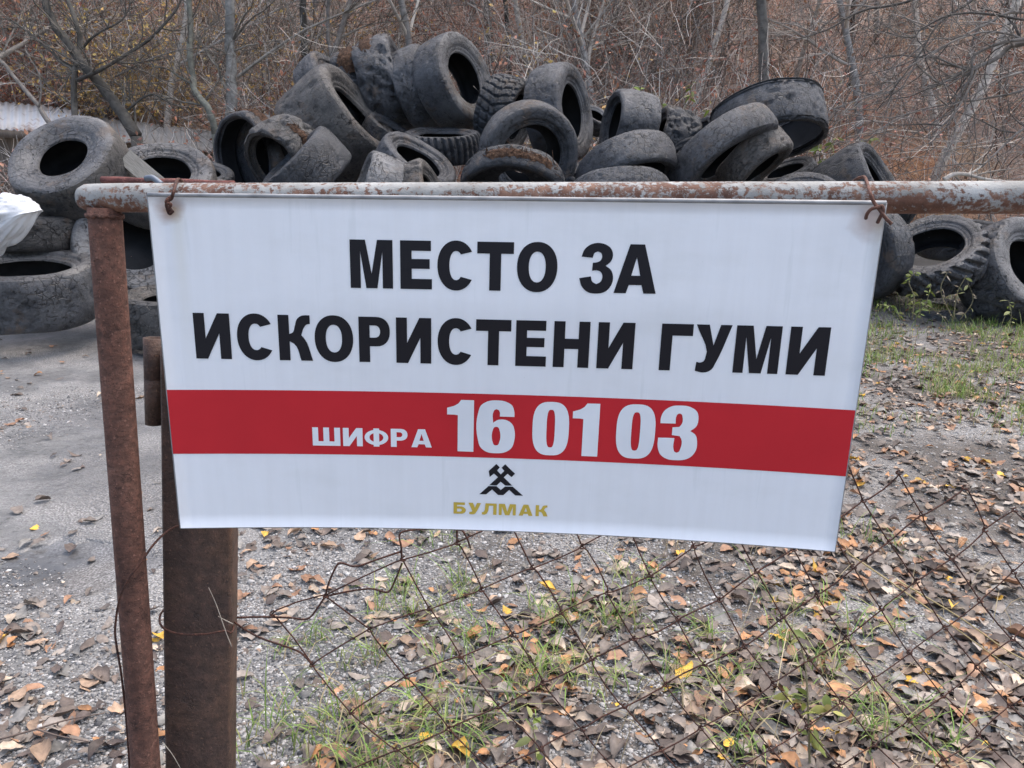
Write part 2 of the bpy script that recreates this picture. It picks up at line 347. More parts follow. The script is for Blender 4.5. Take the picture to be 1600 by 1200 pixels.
# letters
def arc(cx, cy, rx, ry, a0, a1, n=14, e=2.):
    o = []
    for t in np.linspace(R_(a0), R_(a1), n):
        c, s = math.cos(t), math.sin(t); o.append((cx + rx * math.copysign(abs(c) ** (2 / e), c), cy + ry * math.copysign(abs(s) ** (2 / e), s)))
    return o
def glyph(ch, w, s, t):
    c = w / 2
    if ch == 'М': return [[(0, 0), (0, 1), (.36 * w, 1), (c, .30), (.64 * w, 1), (w, 1), (w, 0), (w - s * .9, 0), (w - s * .9, .76), (c + .13 * w, 0), (c - .13 * w, 0), (s * .9, .76), (s * .9, 0)]]
    if ch == 'Е': return [[(0, 0), (0, 1), (w * .97, 1), (w * .97, 1 - t), (s, 1 - t), (s, .62), (w * .93, .62), (w * .93, .42), (s, .42), (s, t), (w, t), (w, 0)]]
    if ch == 'Т': return [[(c - s / 2, 0), (c - s / 2, 1 - t * 1.15), (0, 1 - t * 1.15), (0, 1), (w, 1), (w, 1 - t * 1.15), (c + s / 2, 1 - t * 1.15), (c + s / 2, 0)]]
    if ch == 'Г': return [[(0, 0), (0, 1), (w, 1), (w, 1 - t * 1.15), (s, 1 - t * 1.15), (s, 0)]]
    if ch == 'Н': return [[(0, 0), (0, 1), (s, 1), (s, .62), (w - s, .62), (w - s, 1), (w, 1), (w, 0), (w - s, 0), (w - s, .4), (s, .4), (s, 0)]]
    if ch == 'И': return [[(0, 0), (0, 1), (s, 1), (s, .44), (w - s * 1.08, 1), (w, 1), (w, 0), (w - s, 0), (w - s, .56), (s * 1.08, 0)]]
    if ch == 'А': return [[(0, 0), (c - .17 * w, 1), (c + .17 * w, 1), (w, 0), (w - .29 * w, 0), (w - .35 * w, .17), (.35 * w, .17), (.29 * w, 0)], [(c - .105 * w, .36), (c + .105 * w, .36), (c, .74)]]
    if ch == 'К': return [[(0, 0), (0, 1), (s, 1), (s, .58), (.42 * w, .61), (.5 * w, .76), (.58 * w, .92), (.7 * w, .985), (.82 * w, 1), (.95 * w, 1), (.95 * w, .81), (.86 * w, .80), (.78 * w, .74), (.68 * w, .56), (.77 * w, .48), (w, 0), (.65 * w, 0), (.46 * w, .36), (s, .42), (s, 0)]]
    if ch == 'У': return [[(0, 1), (.36 * w, 1), (.52 * w, .56), (.68 * w, 1), (w, 1), (.62 * w, .18), (.54 * w, .06), (.43 * w, .0), (.30 * w, -.02), (.06 * w, .01), (.08 * w, .2), (.2 * w, .19), (.28 * w, .22), (.32 * w, .28)]]
    if ch == 'Р': return [[(0, 0), (0, 1)] + arc(.55 * w, .675, .45 * w, .325, 90, -90, 18, 2.3) + [(s, .35), (s, 0)], [(s, .54)] + arc(.52 * w, .675, .17 * w, .135, -90, 90, 10, 2.2) + [(s, .81)]]
    if ch == 'О': return [arc(c, .5, c, .515, 0, 352, 44, 2.15), arc(c, .5, c - s * 1.02, .515 - t * .95, 0, 350, 36, 2.2)]
    if ch == 'С': return [arc(c * 1.04, .5, c * 1.03, .515, 33, 327, 40, 2.1) + arc(c * 1.04, .5, c * 1.0 - s, .5 - t * .95, 312, 48, 30, 2.2)]
    if ch == 'З': return [[(x / .76 * w, y) for x, y in ((.03, .73), (.09, .88), (.2, .97), (.38, 1.015), (.57, .98), (.69, .89), (.73, .76), (.69, .64), (.58, .55), (.70, .47), (.76, .33), (.73, .16), (.61, .03), (.40, -.02), (.18, .02), (.06, .13), (0, .29), (.26, .33), (.30, .22), (.39, .175), (.48, .22), (.52, .33), (.48, .42), (.39, .455), (.28, .445), (.29, .61), (.38, .62), (.46, .66), (.49, .74), (.46, .81), (.39, .84), (.32, .81), (.28, .71))]]
    if ch == '1': return [[(0, .71), (0, .84), (.26 * w, .88), (.42 * w, .93), (.52 * w, 1), (w, 1), (w, 0), (.40 * w, 0), (.40 * w, .70), (.28 * w, .71)]]
    if ch == '0': return [arc(c, .5, c, .51, 0, 353, 52, 2.9), arc(c, .5, .085 * w + .02, .36, 0, 350, 36, 3.2)]
    if ch == '6': return [[(x / .68 * w, y) for x, y in ((.67, .70), (.665, .80), (.62, .92), (.5, .99), (.34, 1.01), (.17, .985), (.05, .9), (0, .75), (0, .26), (.05, .1), (.17, .01), (.34, -.01), (.51, .015), (.63, .1), (.68, .25), (.68, .43), (.64, .55), (.56, .62), (.45, .645), (.36, .63), (.28, .575), (.28, .78), (.30, .82), (.34, .84), (.38, .82), (.40, .78), (.40, .70))],
                          [(x / .68 * w, y) for x, y in ((.28, .2), (.30, .155), (.34, .14), (.38, .155), (.40, .2), (.40, .44), (.38, .485), (.34, .50), (.30, .485), (.28, .44))]]
    if ch == '3': return [[(x / .70 * w, y) for x, y in ((.02, .67), (.02, .77), (.07, .9), (.18, .985), (.35, 1.01), (.53, .985), (.65, .9), (.685, .76), (.66, .63), (.56, .54), (.66, .47), (.70, .34), (.69, .18), (.61, .06), (.5, .005), (.35, -.01), (.18, .01), (.06, .09), (.005, .23), (0, .40), (.29, .40), (.29, .2), (.31, .15), (.35, .13), (.39, .15), (.41, .2), (.42, .37), (.38, .44), (.24, .455), (.24, .60), (.36, .61), (.40, .67), (.40, .80), (.38, .845), (.345, .86), (.31, .845), (.29, .80), (.29, .67))]]
    if ch == 'Ш': return [[(0, 0), (0, t), (w, t), (w, 0)]] + [[(x, t), (x, 1), (x + s, 1), (x + s, t)] for x in (0, c - s / 2, w - s)]
    if ch == 'Ф':
        h = s / 2; a = math.degrees(math.acos(h / c)); a2 = math.degrees(math.acos(min(.95, h / (c - s * .8))))
        return [[(c - h, 1), (c + h, 1)] + arc(c, .5, c, .42, a, -a, 20) + [(c + h, 0), (c - h, 0)] + arc(c, .5, c, .42, 180 + a, 180 - a, 20),
                arc(c, .5, c - s * .85, .25, a2, -a2, 12), arc(c, .5, c - s * .85, .25, 180 + a2, 180 - a2, 12)]
    if ch == 'Б': return [[(0, 0), (0, 1), (.92 * w, 1), (.92 * w, 1 - t), (s, 1 - t), (s, .64)] + arc(.6 * w, .32, .4 * w, .32, 90, -90, 14), [(s, .19), (s, .45)] + arc(.5 * w, .32, .18 * w, .13, 90, -90, 10)]
    if ch == 'Л': return [[(0, 0), (0, .2), (.12 * w, .22), (.2 * w, .4), (.24 * w, 1), (w, 1), (w, 0), (w - s, 0), (w - s, .8), (.48 * w, .8), (.44 * w, .35), (.34 * w, .08), (.2 * w, -.01)]]
def round_loop(L, lim=50, n=5):
    """rounds the gentle bends of an outline and keeps its sharp corners"""
    p = np.array(L, float); m = len(p); e = np.roll(p, -1, 0) - p; an = np.arctan2(e[:, 1], e[:, 0]); turn = np.abs((np.degrees(an - np.roll(an, 1)) + 180) % 360 - 180); o = []
    ln = np.linalg.norm(e, axis=1)
    for k_ in range(m):
        a, b = p[k_], p[(k_ + 1) % m]; l = ln[k_]
        def tang(i):
            i %= m; l0, l1 = ln[i - 1], ln[i]; t = e[i - 1] / l0 * l1 + e[i] / l1 * l0; return t / (np.linalg.norm(t) + 1e-9)
        ta = e[k_] / l if turn[k_] > lim else tang(k_); tb = e[k_] / l if turn[(k_ + 1) % m] > lim else tang(k_ + 1)
        for t in np.arange(n) / n:
            h = np.array([2 * t ** 3 - 3 * t ** 2 + 1, t ** 3 - 2 * t ** 2 + t, -2 * t ** 3 + 3 * t ** 2, t ** 3 - t ** 2]); o.append(tuple(h[0] * a + h[1] * l * ta + h[2] * b + h[3] * l * tb))
    return o
def fill(loops):
    """triangulate loops with holes through a filled 2D curve; returns verts(2D), faces"""
    cu = bpy.data.curves.new('t', 'CURVE'); cu.dimensions = '2D'; cu.fill_mode = 'FRONT'
    for L in loops:
        sp = cu.splines.new('POLY'); sp.points.add(len(L) - 1); sp.use_cyclic_u = True
        for p, (x, y) in zip(sp.points, L): p.co = (x, y, 0, 1)
    o = bpy.data.objects.new('t', cu); C.objects.link(o); dg = bpy.context.evaluated_depsgraph_get(); dg.update(); me = bpy.data.meshes.new_from_object(o.evaluated_get(dg))
    import bmesh
    bm = bmesh.new(); bm.from_mesh(me); bpy.data.objects.remove(o); bpy.data.curves.remove(cu); bpy.data.meshes.remove(me)
    xs = [v.co.x for v in bm.verts]; x = min(xs)
    while x < max(xs):
        x += .012; bmesh.ops.bisect_plane(bm, geom=bm.verts[:] + bm.edges[:] + bm.faces[:], plane_co=(x, 0, 0), plane_no=(1, 0, 0))
    bm.verts.index_update(); V = np.array([v.co[:2] for v in bm.verts]); Fc = [[v.index for v in f.verts] for f in bm.faces]; bm.free()
    return V, Fc
def put_glyphs(name, loops_uv, mat, off):
    mb = MB()
    for L in loops_uv:
        V2, Fc = fill(L); p = spt(V2[:, 0], V2[:, 1], off); d = {}
        for f_ in Fc: d.setdefault(len(f_), []).append(f_)
        fs = []
        for kk, fl in d.items():
            fl = np.array(fl); n0 = np.cross(p[fl[:, 1]] - p[fl[:, 0]], p[fl[:, 2]] - p[fl[:, 0]])
            fl[n0 @ SN < 0] = fl[n0 @ SN < 0][:, ::-1]; fs.append(fl)
        mb.add(p, fs)
    obj(name, mb.mesh(name, False, SO), mat, sign)
def text(letters, top, bot, mat, s, t, off):
    ft = np.polyfit([p[0] for p in top], [p[1] for p in top], len(top) - 1); fb = np.polyfit([p[0] for p in bot], [p[1] for p in bot], len(bot) - 1); out = []
    for ch, x0, x1 in letters:
        xm = (x0 + x1) / 2; yt, yb = np.polyval(ft, xm), np.polyval(fb, xm); ym = (yt + yb) / 2
        u0, u1 = suv(x0, ym)[0], suv(x1, ym)[0]; vA, vB = suv(x0, np.polyval(ft, x0)), suv(x1, np.polyval(ft, x1)); wA, wB = suv(x0, np.polyval(fb, x0)), suv(x1, np.polyval(fb, x1))
        w = (x1 - x0) / (yb - yt)
        L = []
        for lp in glyph(ch, w, s, t):
            if ch in 'З36УК': lp = round_loop(lp)
            q = []
            for x, y in lp:
                a = x / w; vt_ = vA[1] + (vB[1] - vA[1]) * a; vb_ = wA[1] + (wB[1] - wA[1]) * a; q.append((u0 + (u1 - u0) * a, vb_ + (vt_ - vb_) * y))
            L.append(q)
        out += [[l_] for l_ in L] if ch == 'Ш' else [L]
    return out
put_glyphs('lettering', text([('М', 547.3, 613.8), ('Е', 625.6, 675), ('С', 683.3, 740), ('Т', 745.5, 802.5), ('О', 807.9, 871)], [(545, 374), (1010, 382)], [(550, 449.6), (1025, 459)], BLACK, .235, .21, 0), BLACK, .0007)
put_glyphs('lettering', text([('З', 905.8, 958.7), ('А', 960.8, 1027.3)], [(545, 374), (1010, 382)], [(550, 449.6), (1025, 459)], BLACK, .235, .21, 0), BLACK, .0007)
put_glyphs('lettering', text([('И', 304.3, 360.3), ('С', 370.5, 427), ('К', 435.6, 488), ('О', 492, 552), ('Р', 561, 609.4), ('И', 619.2, 673.9), ('С', 683.7, 739), ('Т', 743.7, 798.4), ('Е', 806, 854), ('Н', 865, 921), ('И', 933.6, 990.6)], [(301, 488.5), (1298, 511.5)], [(310, 560), (762, 570.3), (1289, 587)], BLACK, .24, .22, 0), BLACK, .0007)
put_glyphs('lettering', text([('Г', 1031.8, 1081), ('У', 1085.4, 1141), ('М', 1147.9, 1218.8), ('И', 1231.6, 1293.7)], [(301, 488.5), (1298, 511.5)], [(310, 560), (762, 570.3), (1289, 587)], BLACK, .24, .22, 0), BLACK, .0007)
put_glyphs('lettering', text([('Ш', 488.8, 532), ('И', 536.4, 567), ('Ф', 570, 607), ('Р', 611, 637), ('А', 643, 675)], [(488, 667.2), (658, 670.3)], [(490, 695.6), (672, 698.8)], WHITE, .32, .24, 0), WHITE, .0013)
put_glyphs('lettering', text([('1', 698.8, 740.4), ('6', 746.8, 804.4), ('0', 832, 889), ('1', 894, 935.6), ('0', 962.8, 1023.6), ('3', 1028.8, 1090.4)], [(720, 624.5), (1060, 634)], [(725, 705), (1060, 718)], WHITE, .3, .2, 0), WHITE, .0013)
put_glyphs('lettering', text([('Б', 708.8, 728), ('У', 732, 751.5), ('Л', 753, 776), ('М', 779.4, 806), ('А', 810.6, 832.5), ('К', 837, 856)], [(715, 784.6), (850, 789.4)], [(715, 802.3), (850, 806.5)], GOLD, .3, .22, 0), GOLD, .0007)
def logo(z): return [suv(680 + x / 8, 710 + y / 8) for x, y in z]
put_glyphs('emblem', [[logo([(670, 205), (765, 118), (808, 160), (775, 200), (820, 248), (865, 205), (830, 165), (875, 122), (998, 240), (955, 282), (905, 240), (858, 285), (962, 388), (878, 388), (820, 340), (768, 386), (678, 382), (785, 282), (735, 238), (682, 280)])],
                      [logo([(668, 394), (768, 396), (820, 444), (874, 400), (970, 402), (1098, 515), (1002, 511), (925, 442), (852, 507), (785, 505), (712, 436), (638, 497), (552, 495)])]], BLACK, .0007)

# ---------------------------------------------------------------- gate frame, post, wires
gate = thing('pipe_gate', 'rusty steel pipe gate frame with flaking pale paint on its top rail', 'gate', (0, 0, 0))
A, B = P(146, 309, 1.150), P(1500, 308.5, 1.020); B2 = A + (B - A) * 3.0
def rail_mesh():
    t = np.concatenate([[0, .002, .006], np.linspace(.01, 1, 160)]); pts = A + (B2 - A) * t[:, None]
    pts = pts - (B2 - A) / np.linalg.norm(B2 - A) * .021 * np.concatenate([[1, .85, .4], np.zeros(160)])[:, None]
    pts[:3] = A - (B2 - A) / np.linalg.norm(B2 - A) * np.array([.022, .019, .009])[:, None]
    r = np.full(len(t), .0212); r[0] = .006; r[1] = .0155; r[2] = .0202
    r = r * (1 + .012 * (vn(pts * 60) - .5))
    return tube(pts, r, 28)
RA = (A + B) / 2; mb = MB(); mb.add(*rail_mesh()); o = obj('top_rail', mb.mesh('top_rail', True, RA), RAIL, gate); o.location = RA
u0, u1 = P(163, 325, 1.150), P(228, 1200, 1.345)
dirn = (u1 - u0) / np.linalg.norm(u1 - u0); ub = u0 + dirn * ((u0[2] + .12) / -dirn[2])
pts = u0 + (ub - u0) * np.linspace(0, 1, 50)[:, None]; mb = MB(); mb.add(*tube(pts, .0236 * (1 + .012 * (vn(pts * 40) - .5)), 28))
obj('upright', mb.mesh('upright', True), RUST_PIPE, gate)
mb = MB(); an = np.linspace(0, 2 * math.pi, 33)[:-1]      # weld bead where the upright meets the rail
bx = np.cross(dirn, [0, 1, 0]); bx /= np.linalg.norm(bx); by = np.cross(dirn, bx)
ringp = np.array([u0 + dirn * (.012 + .012 * abs(math.cos(a)) * 0 - .010 * math.sin(a) ** 2 * 0) + .0235 * (math.cos(a) * bx + math.sin(a) * by) + dirn * .0012 * math.sin(11 * a) for a in np.append(an, 0)])
mb.add(*tube(ringp, .0034 * (1 + .3 * np.sin(np.arange(33) * 2.3)), 7)); obj('weld', mb.mesh('weld', True), RUST_PIPE, gate)

post = thing('steel_post', 'wide dark rusty steel plate post behind the lower left corner of the sign', 'post', (0, 0, 0))
pt0, pt1 = P(305.6, 545, 1.245), P(307.5, 1200, 1.41)
pd = (pt1 - pt0) / np.linalg.norm(pt1 - pt0); pb = pt0 + pd * ((pt0[2] + .25) / -pd[2]); hw = .0565
pxd = np.array([1., .10, 0]); pxd -= pd * pxd.dot(pd); pxd /= np.linalg.norm(pxd); pyd = np.cross(pd, pxd); pyd *= np.sign(pyd[1])
def prism(prof, a, b, n=24):
    prof = np.array(prof); m = len(prof); V = np.concatenate([a + (b - a) * t + prof[:, :1] * pxd + prof[:, 1:] * pyd for t in np.linspace(0, 1, n)])
    i = np.arange(m); j = (i + 1) % m
    return V, [np.concatenate([np.stack([k * m + i, k * m + j, (k + 1) * m + j, (k + 1) * m + i], 1) for k in range(n - 1)]), np.stack([i[::-1], (n - 1) * m + i])]
chan = [(-hw, .004), (-hw + .004, 0), (hw - .004, 0), (hw, .004), (hw, .055), (hw - .007, .055), (hw - .007, .008), (-hw + .007, .008), (-hw + .007, .055), (-hw, .055)]
mb = MB(); mb.add(*prism(chan, pt0, pb)); obj('channel', mb.mesh('channel'), RUST_POST, post)
h0, h1_ = P(240, 528, 1.285), P(243, 662, 1.315); hb = MB()
hv, hf = tube(np.array([h0, (h0 + h1_) / 2 - (h1_ - h0) * .035, (h0 + h1_) / 2 - (h1_ - h0) * .03, (h0 + h1_) / 2 - (h1_ - h0) * .025, h1_]), [.0165, .0165, .0155, .0165, .0165], 22, False); hb.add(hv, hf)
iv, iff = tube(np.array([h0, h1_]), .0135, 22, False); hb.add(iv, [q[:, ::-1] for q in iff]); ii = np.arange(22); jj = (ii + 1) % 22
hb.v.append(np.zeros((0, 3))); hb.f[4].append(np.stack([ii, ii + 110, jj + 110, jj], 1)); hb.f[4].append(np.stack([88 + ii, 88 + jj, 132 + jj, 132 + ii], 1))
obj('hinge_barrel', hb.mesh('hinge_barrel', True), RUST_POST, post)

def wire(name, label, cat, paths, r, mat=RUST_WIRE, n=7, parent=None):
    mb = MB()
    for p in paths: mb.add(*tube(smooth_path([P(*q) for q in p], 6), r, n))
    return obj(name, mb.mesh(name, True), mat, parent, label, cat)
def dr(x): return 1.150 + (x - 146) / (1500 - 146) * (1.020 - 1.150)
wire('wire_tie', 'rusty wire loop tying the upper left corner of the sign to the rail', 'wire',
     [[(288, 288, dr(288) + .03), (283, 282, dr(283)), (277, 281, dr(277) - .012), (272, 297, 1.066), (268, 310, 1.068), (263, 314, 1.066), (260, 321, 1.070), (264, 330, 1.076), (267, 333, 1.084)],
      [(270, 306, 1.068), (262, 311, 1.062), (260, 317, 1.062), (267, 319, 1.062), (265, 325, 1.066), (270, 331, 1.075)], [(261, 326, 1.074), (265, 334, 1.076), (270, 329, 1.074)]], .0023)
wire('wire_tie', 'thick reddish wire hook tying the upper right corner of the sign to the rail', 'wire',
     [[(1334, 283, dr(1334) + .028), (1342, 278, dr(1342) + .012), (1350, 276.5, dr(1350) - .004), (1354, 283, dr(1354) - .018), (1359, 300, .972), (1366, 317, .970), (1373, 326, .968), (1378, 333, .966), (1383, 340, .966), (1393, 350, .968)],
      [(1353, 341, .986), (1355, 334, .974), (1361, 327, .970), (1370, 324, .966), (1378, 322, .966), (1380, 330, .966), (1376, 338, .970), (1371, 348, .978)]], .0023, RUST_PIPE)
wire('loose_wire', 'thin dark wire hanging in a long curve over the pipe upright', 'wire',
     [[(284, 820, 1.25), (268, 826, 1.25), (250, 840, 1.24), (235, 857, 1.23), (218, 882, 1.225), (200, 906, 1.225), (187, 935, 1.235), (180, 980, 1.26), (182, 1008, 1.28), (189, 1050, 1.30), (196, 1110, 1.33), (200, 1160, 1.35), (203, 1215, 1.38)]], .0019)
wire('post_wire', 'thin wire wrapped once around the wide steel post', 'wire',
     [[(258, 950, 1.40), (250, 962, 1.36), (251, 976, 1.325), (262, 985, 1.325), (285, 991, 1.325), (320, 991, 1.325), (350, 986, 1.325), (362, 988, 1.34), (366, 975, 1.40)]], .0019)
ba, bb = P(160, 281, 1.40), P(365, 288, 1.34); mb = MB()
mb.add(*tube(ba + (bb - ba) * np.linspace(0, 1, 14)[:, None], .0065 * (1 + .1 * np.sin(np.arange(14))), 10)); rb_ = obj('bar', mb.mesh('bar', True), RUST_RED)
lat = thing('gate_bar', 'thin reddish iron bar lying just behind the left end of the top rail', 'bar'); rb_.parent = lat
k = NT('grey_clip'); CLIP = k.fin((.16, .18, .21), .5, metal=.6); mb = MB(); mb.add(*tube(smooth_path([P(228, 279, 1.372), (P(238, 278, 1.368)), P(246, 283, 1.364), P(252, 288, 1.36)], 5), .0055, 8)); obj('clip', mb.mesh('clip', True), CLIP, lat)

# chain-link mesh: nodes measured as (i along one wire family, j along the other)
ND = {(0, 0): (670, 951), (0, 1): (720, 1023), (1, 0): (751, 923), (1, 1): (801, 992), (1, 2): (849, 1066), (2, 0): (830, 889), (2, 1): (876, 958), (-1, 0): (579, 985), (-1, 1): (635, 1057), (0, -1): (628, 875), (1, -1): (714, 849), (-1, -1): (508, 932), (-2, 0): (489, 1040), (-2, 1): (549, 1112), (3, 1): (948, 929), (4, 1): (1016, 899), (4, 2): (1060, 969), (4, 3): (1101, 1039), (5, 2): (1125, 938), (5, 3): (1165, 1008), (7, 3): (1276, 931), (7, 4): (1322, 995), (8, 3): (1333, 886), (8, 4): (1375, 949), (9, 4): (1431, 910), (9, 5): (1475, 980), (10, 5): (1530, 938), (9, 3): (1388, 846), (10, 4): (1486, 872), (9, 2): (1347, 780), (10, 2): (1405, 738), (10, 3): (1440, 804), (11, 3): (1508, 764), (12, 4): (1585, 797)}
kk = np.array(list(ND)); pp = np.array(list(ND.values()), float)
def basis(i, j): i = np.asarray(i, float); j = np.asarray(j, float); return np.stack([np.ones_like(i), i, j, i * i, i * j, j * j, i ** 3 * .1, i * i * j * .1], -1)
CX = np.linalg.lstsq(basis(kk[:, 0], kk[:, 1]), pp, rcond=None)[0]
def lat_px(i, j):
    if (i, j) in ND: return np.array(ND[(i, j)], float)
    return basis(i, j) @ CX
FA, FB, FC = P(365, 960, 1.38), P(1500, 765, 1.52), P(800, 1250, 1.50)
FN = np.cross(FB - FA, FC - FA)
def on_fence(px, off=0.):
    v = FW + RT * ((px[0] - 800) / F) - UP * ((px[1] - 600) / F); d = FN.dot(FA - CAM) / FN.dot(v); return CAM + v * (d + off)
nodes = {}
for i in range(-3, 17):
    for j in range(-4, 16):
        if i - j > 8 or (j < 0 and i > 6) and False: continue
        q = lat_px(i, j)
        if i < -2 and j < 2: continue
        if i < 0 and j < -1: continue
        if q[1] > 1330 or q[0] > 1800 or q[1] < 700 or (q[0] < 372): continue
        if i >= 0 and j < -2: continue
        if q[0] < 700 and q[1] < 845: continue
        if i in (0, 1) and j < -1: continue
        p = on_fence(q + rng.normal(0, 1.5, 2))
        if p[2] > .01: nodes[(i, j)] = p
fence = thing('chain_link_fence', 'torn sagging rusty chain link mesh below and right of the sign', 'fence')
mb = MB(); fn = FN / np.linalg.norm(FN)
for fam in (0, 1):
    for c0 in range(-6, 18):
        run = []
        for t in range(-6, 18):
            kx = (t, c0) if fam == 0 else (c0, t)
            if kx in nodes: run.append((t, nodes[kx]))
            else:
                if len(run) > 1: break
                run = []
        if len(run) < 2: continue
        pts = []
        for n_, (t, p) in enumerate(run):
            s = .0035 * (1 if (t + fam) % 2 else -1); pts.append(p + fn * s)
            if n_ < len(run) - 1:
                q = run[n_ + 1][1]; e = q - p; L = np.linalg.norm(e)
                side_ = np.cross(fn, e / L) * rng.normal(0, .002)
                pts.append(p + e * .1 + fn * s * .2 + side_); pts.append(p + e * .5 + fn * rng.normal(0, .001) + side_ * 1.5); pts.append(p + e * .9 - fn * s * .2 + side_)
        mb.add(*tube(pts, .0013 * (1 + .2 * rng.random()), 6))
for (i, j), p in nodes.items():        # hooked twists where two wires cross
    an = np.linspace(0, 2 * math.pi, 8); e = nodes.get((i + 1, j), p + np.array([.05, 0, .02])) - p; e /= np.linalg.norm(e); g_ = np.cross(fn, e)
    mb.add(*tube([p + .0042 * (math.cos(a) * e + math.sin(a) * fn) + g_ * .004 * (a / math.pi - 1) for a in an], .0016, 5))
obj('wire_mesh', mb.mesh('wire_mesh', True), RUST_WIRE, fence)
def fw(paths, name):
    mb = MB()
    for p in paths: mb.add(*tube(smooth_path([on_fence(np.array(q)) for q in p], 6), .0018, 6))
    obj(name, mb.mesh(name, True), RUST_WIRE, fence)
fw([[(508, 932), (514, 910), (526, 884), (535, 880), (556, 885), (590, 874), (626, 862)]], 'loose_strand')
fw([[(628, 875), (627, 855), (626, 833), (660, 827), (715, 827), (728, 838), (735, 856)], [(714, 849), (714, 828)]], 'loose_strand')
fw([[(508, 932), (545, 924), (580, 920), (606, 925), (618, 905), (628, 880)]], 'loose_strand')
fw([[(508, 932), (496, 950), (480, 967), (450, 965), (410, 964), (370, 965)]], 'loose_strand')
fw([[(489, 1040), (470, 1020), (440, 1008), (410, 998), (385, 985), (366, 972)]], 'loose_strand')

# ---------------------------------------------------------------- tyres
def resample(prof, n):
    prof = np.array(prof, float); d = np.concatenate([[0], np.cumsum(np.linalg.norm(np.diff(prof, axis=0), axis=1))]); t = np.linspace(0, d[-1], n)
    return np.stack([np.interp(t, d, prof[:, 0]), np.interp(t, d, prof[:, 1])], 1)
def tyre(label, px, py, Rpx, phi, ratio, depth, wid=.6, bead=.54, tone=1, tread='worn', rough=1., squash=(1, 1, 0), cords=None, bend=0., back=None, sw=None, seed=None, group='scrap tyres in the dump', cut=None):
    Pw = P(px, py, depth); vd = (Pw - CAM) / np.linalg.norm(Pw - CAM); r = np.cross(vd, [0, 0, 1.]); r /= np.linalg.norm(r); u = np.cross(r, vd)
    c = ratio; s = math.sqrt(max(0, 1 - c * c)); a = s * (math.cos(R_(phi)) * r + math.sin(R_(phi)) * u) - c * vd; a /= np.linalg.norm(a)
    R = Rpx * depth / F; Wd = wid * R * 1.25; ctr = Pw - a * Wd * .5
    X = r - a * a.dot(r)
    if np.linalg.norm(X) < .25: X = u - a * a.dot(u)
    X /= np.linalg.norm(X); Y = np.cross(a, X)
    root = thing('tyre', label, 'tyre', ctr, group); root.rotation_euler = Matrix((X, Y, a)).transposed().to_euler()
    sd = (seed if seed is not None else int(px * 7 + py * 13)) % 1000; rb = bead * R; rk = (back or bead) * R; w = Wd
    side = [(rb, .33 * w), (rb + .012 * R, .375 * w), (rb + .035 * R, .385 * w), (rb + .06 * R, .375 * w), (rb + .075 * R, .40 * w), (rb + .10 * R, .415 * w), (rb + .12 * R, .405 * w)]
    sm = (rb + .12 * R + .88 * R) / 2
    side += [(sm - .06 * R, .465 * w), (sm, .488 * w), (sm + .02 * R, .482 * w), (sm + .05 * R, .497 * w), (.88 * R, .495 * w), (.93 * R, .475 * w), (.955 * R, .45 * w)]
    tr = [(.955 * R, .45 * w), (.970 * R, .422 * w), (.986 * R, .355 * w), (.999 * R, .235 * w), (1.007 * R, .08 * w)]; tr = tr + [(x, -z) for x, z in tr[::-1]]
    lin = [(rb, .33 * w), (rb + .02 * R, .29 * w), (rb + (1 - bead) * .35 * R, .37 * w), (.86 * R, .40 * w), (.90 * R, .33 * w), (.915 * R, .1 * w)]; lin = lin + [(x if x > .8 * R else rk + (x - rb) * (1 - rk / R) / (1 - bead), -z) for x, z in lin[::-1]]
    lug = tread in ('lug', 'block', 'rib'); NA = 288 if lug else 132
    th = np.arange(NA) * 2 * math.pi / NA
    sxq, syq, rot = squash
    def deform(p, rad):
        q = p.copy(); ang = np.arctan2(p[:, 1], p[:, 0]); rr = np.hypot(p[:, 0], p[:, 1]) / R
        if rad:
            n = fbm(p / R * 5.5 + sd, 4); n3 = fbm(p / R * 14 + sd * 2, 3); m = ss(.86, .96, rr)
            d = -R * .05 * rough * np.clip(n - .50, 0, 1) * m + R * .022 * rough * (n3 - .5) * m
            d = d - R * .045 * rough * ss(.60, .625, n3) * m * ss(.45, .58, n)     # chunks torn from the tread
            d = d - R * .05 * max(0, rough - .9) * ss(.5, .54, n) * m
            if lug:
                z = p[:, 2] / w; tt = ang / (2 * math.pi)
                if tread == 'lug': ph = np.mod(tt * 22 + np.abs(z) * 2.2 + .5 * (z > 0), 1); g = ss(.50, .58, ph) * (1 - ss(.92, 1., ph)) * (1 - .0 * z)
                elif tread == 'rib': ph = np.mod(tt * 34 + z * .6, 1); g = ss(.45, .6, ph) * (1 - ss(.88, 1., ph))
                else:
                    ph = np.mod(tt * 26 + np.abs(z) * 1.6, 1); g = ss(.72, .78, ph) * (1 - ss(.95, 1., ph)); zz = np.mod(np.abs(z) * 4.2 + .5, 1); g = np.maximum(g, ss(.8, .86, zz) * (1 - ss(.95, 1, zz)))
                d = d - R * .075 * g * ss(.90, .965, rr)
            f_ = 1 + d / (np.hypot(p[:, 0], p[:, 1]) + 1e-6); q[:, 0] *= f_; q[:, 1] *= f_
        cr_, sr_ = math.cos(R_(rot)), math.sin(R_(rot)); x = q[:, 0] * cr_ + q[:, 1] * sr_; y = -q[:, 0] * sr_ + q[:, 1] * cr_
        x *= sxq; y *= syq; z = q[:, 2] + bend * (x * x - y * y) / R
        q = np.stack([x * cr_ - y * sr_, x * sr_ + y * cr_, z], 1)
        lo = np.stack([fbm(p / R * 1.4 + sd + 31 * k_, 2) for k_ in range(3)], 1) - .5
        q = q + lo * R * .09 * rough ** .5
        return q
